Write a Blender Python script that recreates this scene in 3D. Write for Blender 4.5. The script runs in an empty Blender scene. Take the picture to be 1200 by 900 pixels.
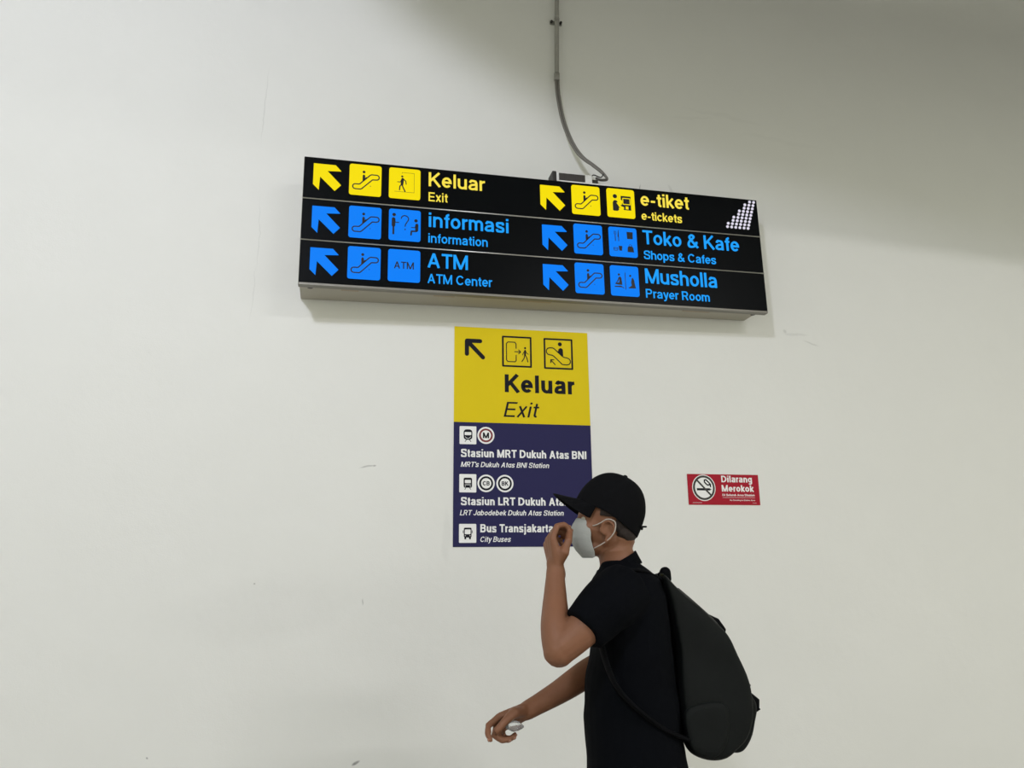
import bpy, bmesh, math, random
from mathutils import Vector, Matrix, noise
PI = math.pi
random.seed(7)
sc = bpy.context.scene
COL = sc.collection

# ------------------------------------------------------------------ camera
H = 1.42                    # eye height of the phone
FPX, PITCH, YAW, ROLL = 900.0, 0.239847, 0.202118, -0.010733
WALL_Y = 3.6
c_, s_ = math.cos, math.sin
FWD = Vector((s_(YAW)*c_(PITCH), c_(YAW)*c_(PITCH), s_(PITCH)))
R0 = Vector((c_(YAW), -s_(YAW), 0)); U0 = R0.cross(FWD)
RT = c_(ROLL)*R0 + s_(ROLL)*U0
UP = -s_(ROLL)*R0 + c_(ROLL)*U0
cam_d = bpy.data.cameras.new('camera'); cam = bpy.data.objects.new('camera', cam_d); COL.objects.link(cam)
cam_d.sensor_width = 36.0; cam_d.lens = FPX/1200*36.0; cam_d.clip_start = 0.05
m = Matrix((RT, UP, -FWD)).transposed().to_4x4(); m.translation = Vector((0, 0, H)); cam.matrix_world = m
sc.camera = cam

# ------------------------------------------------------------------ world, lamps, exposure
sc.view_settings.view_transform = 'Standard'; sc.view_settings.look = 'None'
sc.view_settings.exposure = 0.0; sc.view_settings.gamma = 1.0; sc.view_settings.use_curve_mapping = False
w = bpy.data.worlds.new('hall_air'); sc.world = w; w.use_nodes = True
w.node_tree.nodes['Background'].inputs['Color'].default_value = (1.0, 1.01, 0.84, 1)
w.node_tree.nodes['Background'].inputs['Strength'].default_value = 1.07
LAMPS = [  # name, location, size x, size y, watts, colour, tilt towards the wall in degrees, turn
    ('flood_lamp', (-1.6, -1.4, 4.60), 0.50, 0.36, 139, (0.86, 0.885, 1.02), 88, 14),
    ('strip_lamp', (3.8, -2.6, 4.66), 2.6, 0.25, 228, (1.0, 0.985, 0.99), 0, 0),
]
def area_light(loc, sx, sy, watts, colour, tilt, turn):
    l = bpy.data.lights.new('tube_light', 'AREA'); l.shape = 'RECTANGLE'; l.size = sx; l.size_y = sy
    l.energy = watts; l.color = colour
    o = bpy.data.objects.new('tube_light', l); o.location = loc; o.rotation_euler = (math.radians(tilt), 0, math.radians(turn)); COL.objects.link(o)
    return o
for n_, loc, sx, sy, wt, cl, tl, tz in LAMPS:
    q_ = math.radians(tl)
    area_light((loc[0], loc[1]+0.05*math.sin(q_), loc[2]-0.05*math.cos(q_)), sx, sy, wt, cl, tl, tz)

# ------------------------------------------------------------------ helpers
def at(px, py, Y):
    """point at distance Y from the camera's plane that the photograph shows at px, py"""
    d = FWD*FPX + RT*(px-600) + UP*(450-py)
    return Vector((0, 0, H)) + d*(Y/d.y)

def mat(name, col, rough=0.6, metal=0.0, emit=None, es=1.0, bump=0.0, bscale=60.0, var=0.0, vscale=8.0, coat=0.0, spec=0.5, sss=0.0):
    M = bpy.data.materials.new(name); M.use_nodes = True
    nt = M.node_tree; b = nt.nodes['Principled BSDF']
    b.inputs['Base Color'].default_value = (*col, 1); b.inputs['Roughness'].default_value = rough
    b.inputs['Metallic'].default_value = metal; b.inputs['Specular IOR Level'].default_value = spec
    b.inputs['Coat Weight'].default_value = coat
    if sss:
        b.inputs['Subsurface Weight'].default_value = sss; b.inputs['Subsurface Radius'].default_value = (0.012, 0.005, 0.003)
        b.inputs['Subsurface Scale'].default_value = 0.5
    if emit:
        b.inputs['Emission Color'].default_value = (*emit, 1); b.inputs['Emission Strength'].default_value = es
    tc = nt.nodes.new('ShaderNodeTexCoord')
    if var:
        n = nt.nodes.new('ShaderNodeTexNoise'); n.inputs['Scale'].default_value = vscale; n.inputs['Detail'].default_value = 5
        r = nt.nodes.new('ShaderNodeMapRange'); r.inputs['To Min'].default_value = 1-var; r.inputs['To Max'].default_value = 1+var
        mx = nt.nodes.new('ShaderNodeMix'); mx.data_type = 'RGBA'; mx.blend_type = 'MULTIPLY'; mx.inputs[0].default_value = 1
        mx.inputs[6].default_value = (*col, 1)
        nt.links.new(tc.outputs['Object'], n.inputs['Vector']); nt.links.new(n.outputs['Fac'], r.inputs['Value'])
        nt.links.new(r.outputs[0], mx.inputs[7]); nt.links.new(mx.outputs[2], b.inputs['Base Color'])
    if bump:
        n = nt.nodes.new('ShaderNodeTexNoise'); n.inputs['Scale'].default_value = bscale; n.inputs['Detail'].default_value = 4
        bp = nt.nodes.new('ShaderNodeBump'); bp.inputs['Strength'].default_value = bump; bp.inputs['Distance'].default_value = 0.004
        nt.links.new(tc.outputs['Object'], n.inputs['Vector']); nt.links.new(n.outputs['Fac'], bp.inputs['Height'])
        nt.links.new(bp.outputs[0], b.inputs['Normal'])
    return M

def obj(name, bm, mats, parent=None, smooth=False, label=None):
    me = bpy.data.meshes.new(name)
    if isinstance(bm, bmesh.types.BMesh):
        bmesh.ops.recalc_face_normals(bm, faces=bm.faces); bm.to_mesh(me); bm.free()
    else:
        me = bm
    for mm in (mats if isinstance(mats, (list, tuple)) else [mats]): me.materials.append(mm)
    if smooth:
        for p in me.polygons: p.use_smooth = True
    o = bpy.data.objects.new(name, me); COL.objects.link(o)
    if parent: o.parent = parent
    if label: o['label'] = label
    return o

def tag(o, label=None, cat=None, group=None, kind=None):
    for k, v in (('label', label), ('category', cat), ('group', group), ('kind', kind)):
        if v: o[k] = v
    return o

def empty(name, loc=(0, 0, 0)):
    o = bpy.data.objects.new(name, None); o.empty_display_size = 0.05; COL.objects.link(o); o.location = loc
    return o

def box(bm, x0, x1, y0, y1, z0, z1, mi=0, bev=0.0):
    r = bmesh.ops.create_cube(bm, size=1.0); vs = r['verts']
    for v in vs:
        v.co = Vector((x0+(v.co.x+.5)*(x1-x0), y0+(v.co.y+.5)*(y1-y0), z0+(v.co.z+.5)*(z1-z0)))
    fs = list({f for v in vs for f in v.link_faces})
    for f in fs: f.material_index = mi
    if bev:
        es = list({e for v in vs for e in v.link_edges})
        rb = bmesh.ops.bevel(bm, geom=es, offset=bev, segments=2, profile=0.5, affect='EDGES')
        for f in rb['faces']: f.material_index = mi

def prism(bm, pts, y0, y1, mi=0):
    """polygon of (x, z) points given depth from y0 (front) to y1"""
    a = [bm.verts.new((p[0], y0, p[1])) for p in pts]; b = [bm.verts.new((p[0], y1, p[1])) for p in pts]
    n = len(pts); fs = [bm.faces.new(a), bm.faces.new(b[::-1])]
    for i in range(n): fs.append(bm.faces.new((a[i], b[i], b[(i+1) % n], a[(i+1) % n])))
    for f in fs: f.material_index = mi

def circle(cx, cz, r, n=20, rz=None):
    return [(cx+r*math.cos(2*PI*i/n), cz+(rz or r)*math.sin(2*PI*i/n)) for i in range(n)]

def rrect(x0, x1, z0, z1, r, n=4):
    out = []
    for cx, cz, a0 in ((x1-r, z1-r, 0), (x0+r, z1-r, PI/2), (x0+r, z0+r, PI), (x1-r, z0+r, 1.5*PI)):
        for i in range(n+1): a = a0+i*PI/2/n; out.append((cx+r*math.cos(a), cz+r*math.sin(a)))
    return out

def stroke(bm, pts, wd, y0, y1, closed=False, mi=0, caps=True):
    """flat line of width wd through (x, z) points, round joins"""
    n = len(pts); segs = [(pts[i], pts[(i+1) % n]) for i in range(n if closed else n-1)]
    k = 0
    for (a, b) in segs:
        d = Vector((b[0]-a[0], b[1]-a[1]))
        if d.length < 1e-6: continue
        d.normalize(); q = Vector((-d.y, d.x))*wd/2
        e = 0.00002*(k % 3); k += 1
        prism(bm, [(a[0]+q.x, a[1]+q.y), (a[0]-q.x, a[1]-q.y), (b[0]-q.x, b[1]-q.y), (b[0]+q.x, b[1]+q.y)], y0+e, y1, mi)
    if caps:
        for p in pts: prism(bm, circle(p[0], p[1], wd/2, 10), y0+0.00007, y1, mi)

def tube(bm, pts, rad, n=10, flat=1.0, side=None, caps=True, mi=0):
    """round tube through 3-D points, radius per point; flat squashes it along the second axis"""
    pts = [Vector(p) for p in pts]; rings = []
    if not isinstance(rad, (list, tuple)): rad = [rad]*len(pts)
    ref = Vector(side) if side else Vector((0.13, 0.31, 0.94))
    L = []
    for i, p in enumerate(pts):
        t = (pts[min(i+1, len(pts)-1)]-pts[max(i-1, 0)]).normalized()
        L.append((p, t, rad[i]))
    if caps:
        p, t, r = L[0]; L = [(p-t*r*0.92, t, r*0.38), (p-t*r*0.7, t, r*0.72), (p-t*r*0.38, t, r*0.93)] + L
        p, t, r = L[-1]; L = L + [(p+t*r*0.38, t, r*0.93), (p+t*r*0.7, t, r*0.72), (p+t*r*0.92, t, r*0.38)]
    for p, t, r in L:
        a = ref - t*ref.dot(t)
        if a.length < 0.05: a = Vector((1, 0, 0)) - t*t.x
        a.normalize(); b = t.cross(a)
        rings.append([bm.verts.new(p + a*r*math.cos(2*PI*k/n) + b*r*flat*math.sin(2*PI*k/n)) for k in range(n)])
    fs = []
    for i in range(len(rings)-1):
        for k in range(n):
            fs.append(bm.faces.new((rings[i][k], rings[i][(k+1) % n], rings[i+1][(k+1) % n], rings[i+1][k])))
    fs += [bm.faces.new(rings[0][::-1]), bm.faces.new(rings[-1])]
    for f in fs: f.material_index = mi

def smooth_path(pts, k=6):
    pts = [Vector(p) for p in pts]; out = []
    for i in range(len(pts)-1):
        p0, p1, p2, p3 = pts[max(i-1, 0)], pts[i], pts[i+1], pts[min(i+2, len(pts)-1)]
        for j in range(k):
            t = j/k
            out.append(0.5*((2*p1)+(p2-p0)*t+(2*p0-5*p1+4*p2-p3)*t*t+(3*p1-p0-3*p2+p3)*t**3))
    return out+[pts[-1]]

def ball(bm, c, rx, ry, rz, R=None, seg=20):
    r = bmesh.ops.create_uvsphere(bm, u_segments=seg, v_segments=seg//2+2, radius=1.0)
    for v in r['verts']:
        q = Vector((v.co.x*rx, v.co.y*ry, v.co.z*rz))
        if R is not None: q = R @ q
        v.co = Vector(c)+q

def remesh(bm, vox, it=4, fac=0.5, decimate=None):
    """fuse the shapes in bm into one closed skin"""
    me = bpy.data.meshes.new('tmp'); bmesh.ops.recalc_face_normals(bm, faces=bm.faces); bm.to_mesh(me); bm.free()
    o = bpy.data.objects.new('tmp', me); COL.objects.link(o)
    md = o.modifiers.new('r', 'REMESH'); md.mode = 'VOXEL'; md.voxel_size = vox; md.adaptivity = 0
    if it:
        sm = o.modifiers.new('s', 'SMOOTH'); sm.factor = fac; sm.iterations = it
    dg = bpy.context.evaluated_depsgraph_get()
    out = bpy.data.meshes.new_from_object(o.evaluated_get(dg)); bpy.data.objects.remove(o); bpy.data.meshes.remove(me)
    return out

def wrinkle(me, amp, sx, sy, sz, seed=0.0):
    me.update(); ns = [v.normal.copy() for v in me.vertices]
    for v, n in zip(me.vertices, ns):
        q = Vector((v.co.x*sx+seed, v.co.y*sy, v.co.z*sz))
        a = noise.noise(q)+0.5*noise.noise(q*2.1)
        v.co += n*amp*a

def ribbon(bm, pts, wd, y0, y1, mi=0):
    """mitred flat line through (x, z) points, square ends"""
    P = [Vector(p) for p in pts]; P = [p for i, p in enumerate(P) if i == 0 or (p-P[i-1]).length > 1e-6]
    closed = (P[0]-P[-1]).length < 1e-5
    if closed: P = P[:-1]
    n = len(P); Lf = []; Rt = []
    for i in range(n):
        d0 = (P[i]-P[i-1]) if (i or closed) else None; d1 = (P[(i+1) % n]-P[i]) if (i < n-1 or closed) else None
        if d0 is None: d0 = d1
        if d1 is None: d1 = d0
        d0 = d0.normalized(); d1 = d1.normalized(); n0 = Vector((-d0.y, d0.x)); n1 = Vector((-d1.y, d1.x))
        mv = n0+n1
        mv = n0 if mv.length < 1e-3 else mv.normalized()
        k = wd/2/max(0.45, mv.dot(n0)); Lf.append(P[i]+mv*k); Rt.append(P[i]-mv*k)
    va = [[bm.verts.new((q.x, y, q.y)) for q in Q] for Q in (Lf, Rt) for y in (y0, y1)]
    m = n if closed else n-1; F = []
    for i in range(m):
        j = (i+1) % n
        F.append(bm.faces.new((va[0][i], va[0][j], va[2][j], va[2][i])))
        F.append(bm.faces.new((va[0][i], va[1][i], va[1][j], va[0][j]))); F.append(bm.faces.new((va[2][i], va[2][j], va[3][j], va[3][i])))
    if not closed:
        for i in (0, n-1): F.append(bm.faces.new((va[0][i], va[1][i], va[3][i], va[2][i])))
    for f in F: f.material_index = mi

def glyph(ch, w, italic=False):
    """(width, strokes) with capital height 1; strokes are centre lines of weight w"""
    h = w/2; X = 0.735
    def arc(cx, cy, rx, ry, a0, a1, n=12): return [(cx+rx*math.cos(math.radians(a0+(a1-a0)*i/n)), cy+ry*math.sin(math.radians(a0+(a1-a0)*i/n))) for i in range(n+1)]
    def spl(*p): return [(v.x, v.y) for v in smooth_path([(q[0], q[1], 0) for q in p], 5)]
    W = 0.56; rx = W/2-h; ry = X/2-h; cx = W/2; R = W-h
    bowl = arc(cx, X/2, rx, ry, 90, 450, 24)
    arch = lambda x0, x1: arc((x0+x1)/2, X-h-0.21, (x1-x0)/2, 0.21, 180, 0, 10)
    if ch == ' ': return 0.24, []
    if ch == 'o': return W, [bowl]
    if ch == 'c': return W-0.04, [arc(cx, X/2, rx, ry, 40, 320, 20)]
    if ch == 'e': return W, [[(h+0.02, X/2), (R, X/2)] + arc(cx, X/2, rx, ry, 0, 318, 22)]
    if ch in 'bp':
        o = X/2
        st = [(h, 0), (h, 1)] if ch == 'b' else [(h, -0.27), (h, X)]
        return W, [st, arc(cx, o, rx, ry, 180, 540, 24)]
    if ch in 'dqg' or (ch == 'a' and italic):
        L = [arc(cx, X/2, rx, ry, 0, 360, 24)]
        if ch == 'd': L.append([(R, 0), (R, 1)])
        elif ch == 'a': L.append([(R, 0), (R, X)])
        else: L.append([(R, X), (R, -0.06)] + arc(cx, -0.06, rx, 0.17, 0, -150, 10)[1:])
        return W, L
    if ch == 'a':
        return W-0.01, [spl((h+0.02, X-0.20), (0.09+h, X-0.07), (0.25, X-h), (0.40, X-0.10), (R-0.03, X-0.24)) + [(R-0.03, 0)],
                        spl((R-0.03, X-0.30), (0.36, X-0.335), (0.16, X-0.39), (h, 0.20), (0.12, h+0.02), (0.25, h), (0.41, 0.12), (R-0.03, 0.24))]
    if ch == 'n': return W-0.03, [[(h, 0), (h, X)], arch(h, R-0.03)+[(R-0.03, 0)]]
    if ch == 'h': return W-0.03, [[(h, 0), (h, 1)], arch(h, R-0.03)+[(R-0.03, 0)]]
    if ch == 'u': return W-0.03, [[(h, X)]+[(x, X-y) for x, y in arch(h, R-0.03)], [(R-0.03, X), (R-0.03, 0)]]
    if ch == 'm':
        a, b, c = h, 0.41, 0.82-h
        return 0.82, [[(h, 0), (h, X)], arch(a, b)+[(b, 0)], arch(b, c)+[(c, 0)]]
    if ch == 'r': return 0.33, [[(h, 0), (h, X)], arc(0.31, X-h-0.21, 0.31-h, 0.21, 180, 88, 7)]
    if ch == 's': 
        return 0.50, [spl((0.50-h-0.01, X-0.21), (0.40, X-0.075), (0.25, X-h), (0.10, X-0.09), (h+0.01, X-0.20), (0.12, X-0.31), (0.27, X/2-0.005), (0.41, 0.29), (0.50-h, 0.19), (0.40, 0.08), (0.25, h), (0.10, 0.08), (h, 0.22))]
    if ch == 't': return 0.32, [[(0.15, 0.93), (0.15, 0.18)]+arc(0.27, 0.16, 0.12, 0.16-h, 180, 275, 6), [(0.0, X-h), (0.31, X-h)]]
    if ch == 'f': return 0.31, [[(0.15, 0), (0.15, 0.82)]+arc(0.28, 0.83, 0.13, 0.17-h, 180, 88, 6), [(0.0, X-h), (0.30, X-h)]]
    if ch == 'k': return 0.52, [[(h, 0), (h, 1)], [(h, 0.24), (0.44, X)], [(0.20, 0.40), (0.46, 0)]]
    if ch == 'l': return w+0.02, [[(h+0.01, 0), (h+0.01, 1)]]
    if ch == 'i': return w+0.02, [[(h+0.01, 0), (h+0.01, X)], [(h+0.01, 0.87), (h+0.01, 1.0)]]
    if ch == 'j': return w+0.04, [[(h+0.03, X), (h+0.03, -0.12)]+arc(-0.04, -0.12, h+0.07, 0.11, 0, -80, 5), [(h+0.03, 0.87), (h+0.03, 1.0)]]
    if ch == 'x': return 0.50, [[(0.06, X), (0.44, 0)], [(0.44, X), (0.06, 0)]]
    if ch == 'y': return 0.52, [[(0.05, X), (0.27, 0.04)], [(0.47, X), (0.24, -0.10)]+spl((0.22, -0.15), (0.16, -0.20), (0.05, -0.21))]
    if ch == '-': return 0.34, [[(0.03, 0.35), (0.31, 0.35)]]
    if ch == "'": return 0.12, [[(0.06, 0.74), (0.06, 1.0)]]
    if ch == 'A': return 0.72, [[(0.03+h*.6, 0), (0.36, 1-h*.3)], [(0.36, 1-h*.3), (0.69-h*.6, 0)], [(0.16, 0.31), (0.56, 0.31)]]
    if ch == 'B': return 0.66, [[(h, 0), (h, 1)], [(h, 1-h), (0.38, 1-h)]+arc(0.38, 0.765-h/2, 0.22-h*.6, 0.235-h/2, 90, -90, 9)+[(h, 0.53)], [(h, 0.53), (0.40, 0.53)]+arc(0.40, 0.265+h/2, 0.25-h, 0.265-h/2, 90, -90, 9)+[(h, h)]]
    if ch == 'C': return 0.74, [arc(0.38, 0.5, 0.38-h, 0.5-h, 38, 322, 24)]
    if ch == 'D': return 0.72, [[(h, 0), (h, 1)], [(h, 1-h), (0.30, 1-h)]+arc(0.30, 0.5, 0.42-h, 0.5-h, 90, -90, 14)+[(h, h)]]
    if ch == 'E': return 0.60, [[(h, 0), (h, 1)], [(h, 1-h), (0.59, 1-h)], [(h, 0.51), (0.55, 0.51)], [(h, h), (0.60, h)]]
    if ch == 'I': return w+0.02, [[(h+0.01, 0), (h+0.01, 1)]]
    if ch == 'J': return 0.50, [[(0.50-h, 1), (0.50-h, 0.26)]+arc(0.25, 0.26, 0.25-h, 0.26-h, 0, -180, 10)]
    if ch == 'K': return 0.70, [[(h, 0), (h, 1)], [(h, 0.36), (0.60, 1)], [(0.26, 0.56), (0.64, 0)]]
    if ch == 'L': return 0.54, [[(h, 1), (h, 0)], [(h, h), (0.54, h)]]
    if ch == 'M': return 0.84, [[(h, 0), (h, 1)], [(h*1.1, 1-h*.2), (0.42, 0.02)], [(0.42, 0.02), (0.84-h*1.1, 1-h*.2)], [(0.84-h, 1), (0.84-h, 0)]]
    if ch == 'N': return 0.72, [[(h, 0), (h, 1)], [(h, 0.98), (0.72-h, 0.02)], [(0.72-h, 0), (0.72-h, 1)]]
    if ch in 'PR':
        L = [[(h, 0), (h, 1)], [(h, 1-h), (0.38, 1-h)]+arc(0.38, 0.735-h/2, 0.25-h, 0.265-h/2, 90, -90, 10)+[(h, 0.47)]]
        if ch == 'R': L.append([(0.38, 0.46), (0.58, 0)])
        return 0.66, L
    if ch == 'S':
        return 0.66, [spl((0.66-h-0.02, 0.70), (0.56, 0.89), (0.34, 1-h), (0.13, 0.89), (h+0.02, 0.73), (0.14, 0.59), (0.34, 0.52), (0.55, 0.43), (0.66-h, 0.27), (0.55, 0.10), (0.34, h), (0.12, 0.11), (h, 0.31))]
    if ch == 'T': return 0.62, [[(0.31, 0), (0.31, 1)], [(0.0, 1-h), (0.62, 1-h)]]
    if ch == '&': return 0.70, [spl((0.68, 0.02), (0.42, 0.34), (0.20, 0.66), (0.17, 0.82), (0.30, 1-h), (0.43, 0.84), (0.38, 0.70), (0.16, 0.48), (h+0.01, 0.26), (0.13, 0.09), (0.29, h), (0.47, 0.14), (0.58, 0.32), (0.60, 0.46))]
    return 0.3, []

def text_into(bm, body, x0, x1, base, cap, y0, y1, wt=0.135, shear=0.0, mi=0, track=0.10):
    """lettering drawn stroke by stroke and fitted between x0 and x1 with capital height cap"""
    it = shear > 0; pos = 0; L = []
    for ch in body:
        gw, ss = glyph(ch, wt, it); tr = track if ch not in "rtfTLKky' " else track*0.6
        L.append((pos, ss)); pos += gw+tr
    pos -= tr
    allx = [p+q[0]+q[1]*shear for p, ss in L for st in ss for q in st]
    sx = (x1-x0)/pos
    k = 0
    for p, ss in L:
        for st in ss:
            k += 1; e = 0.00004*(k % 3)
            t = bmesh.new(); ribbon(t, [(q[0], q[1]) for q in st], wt, y0-e, y1, mi)
            for v in t.verts: v.co = Vector((x0+(p+v.co.x+v.co.z*shear)*sx, v.co.y, base+v.co.z*cap))
            m2 = bpy.data.meshes.new('t'); t.to_mesh(m2); t.free(); bm.from_mesh(m2); bpy.data.meshes.remove(m2)

# ------------------------------------------------------------------ materials
M_black = mat('gloss_black_acrylic', (0.003, 0.0036, 0.0042), 0.30, spec=0.05)
M_print = mat('black_print', (0.006, 0.006, 0.01), 0.4, spec=0.3)
M_yel = mat('backlit_yellow', (0.004, 0.004, 0.004), 0.5, spec=0.05, emit=(1.0, 0.80, 0.0), es=0.93)
M_blu = mat('backlit_blue', (0.004, 0.004, 0.004), 0.5, spec=0.05, emit=(0.0, 0.225, 1.0), es=0.95)
M_yelt = mat('backlit_yellow_letter', (0.004, 0.004, 0.004), 0.5, spec=0.05, emit=(1.0, 0.80, 0.08), es=0.95)
M_blut = mat('backlit_blue_letter', (0.004, 0.004, 0.004), 0.5, spec=0.05, emit=(0.01, 0.35, 1.0), es=1.0)
M_wht = mat('backlit_white', (0.004, 0.004, 0.004), 0.5, spec=0.05, emit=(0.9, 0.86, 1.0), es=0.8)
M_alu = mat('brushed_aluminium', (0.42, 0.41, 0.38), 0.33, metal=1.0)
M_lip = mat('grey_aluminium', (0.20, 0.19, 0.165), 0.45, metal=0.5)
M_case = mat('beige_painted_steel', (0.40, 0.375, 0.31), 0.7, var=0.06, vscale=6)
M_stain = mat('rust_brown_tape', (0.36, 0.30, 0.22), 0.8)
M_dark = mat('dark_hardware', (0.02, 0.018, 0.016), 0.5)
M_steel = mat('galvanised_steel', (0.78, 0.78, 0.76), 0.4, metal=0.25, var=0.15, vscale=40)
M_grille = mat('dark_perforated_grille', (0.045, 0.04, 0.036), 0.5)
M_cond = mat('grey_pvc_conduit', (0.27, 0.265, 0.24), 0.5, var=0.15, vscale=20)
M_cable = mat('grey_cable_sheath', (0.16, 0.15, 0.135), 0.5)
M_py = mat('sticker_yellow', (0.68, 0.52, 0.002), 0.6, spec=0.2, bump=0.05, bscale=90, var=0.03, vscale=5)
M_pn = mat('sticker_navy', (0.020, 0.0185, 0.075), 0.6, spec=0.15, bump=0.05, bscale=90)
M_pw = mat('sticker_white', (0.82, 0.82, 0.81), 0.55)
M_pk = mat('sticker_black', (0.006, 0.006, 0.012), 0.6, spec=0.15)
M_pr = mat('sticker_dark_red', (0.18, 0.01, 0.016), 0.55)
M_red = mat('sticker_crimson', (0.35, 0.005, 0.02), 0.55, spec=0.2, bump=0.05, bscale=90)
M_floor = mat('grey_terrazzo', (0.42, 0.41, 0.39), 0.35, var=0.25, vscale=60)
M_ceil = mat('white_ceiling_paint', (0.6, 0.6, 0.58), 0.8)
M_lampb = mat('lamp_housing', (0.7, 0.7, 0.7), 0.5)
M_lampe = mat('lamp_diffuser', (0.8, 0.8, 0.8), 0.5, emit=(1, 1, 0.97), es=2.0)
M_skin = mat('skin', (0.198, 0.086, 0.044), 0.55, var=0.10, vscale=14, bump=0.08, bscale=150, sss=0.12, spec=0.35)
M_hair = mat('short_dark_hair', (0.022, 0.014, 0.011), 0.8, bump=0.5, bscale=400)
M_shirt = mat('black_cotton', (0.0024, 0.0029, 0.0042), 0.95, bump=0.15, bscale=500, spec=0.06)
M_trous = mat('black_denim', (0.009, 0.009, 0.011), 0.9, bump=0.2, bscale=400, spec=0.2)
M_capm = mat('black_twill', (0.0032, 0.0034, 0.0042), 0.92, bump=0.15, bscale=500, spec=0.1)
M_mask = mat('pale_grey_nonwoven', (0.31, 0.32, 0.30), 0.85, bump=0.2, bscale=220)
M_loop = mat('white_elastic', (0.42, 0.38, 0.34), 0.8)
M_bag = mat('black_green_nylon', (0.0034, 0.0046, 0.0045), 0.7, bump=0.25, bscale=300, var=0.25, vscale=9, spec=0.16)
M_bagd = mat('black_webbing', (0.0038, 0.004, 0.0048), 0.9, bump=0.3, bscale=300, spec=0.06)
M_zip = mat('dark_zip', (0.02, 0.02, 0.02), 0.4)
M_shoe = mat('dark_shoe', (0.02, 0.02, 0.02), 0.6)
M_sole = mat('white_rubber_sole', (0.6, 0.6, 0.58), 0.6)
M_eye = mat('eye_white', (0.6, 0.57, 0.52), 0.2)
M_iris = mat('dark_iris', (0.015, 0.008, 0.005), 0.15)
M_nail = mat('nail', (0.34, 0.17, 0.11), 0.35)
M_clear = bpy.data.materials.new('clear_plastic'); M_clear.use_nodes = True
b_ = M_clear.node_tree.nodes['Principled BSDF']; b_.inputs['Transmission Weight'].default_value = 0.85
b_.inputs['Roughness'].default_value = 0.12; b_.inputs['IOR'].default_value = 1.4; b_.inputs['Base Color'].default_value = (0.93, 0.94, 0.95, 1)

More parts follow.
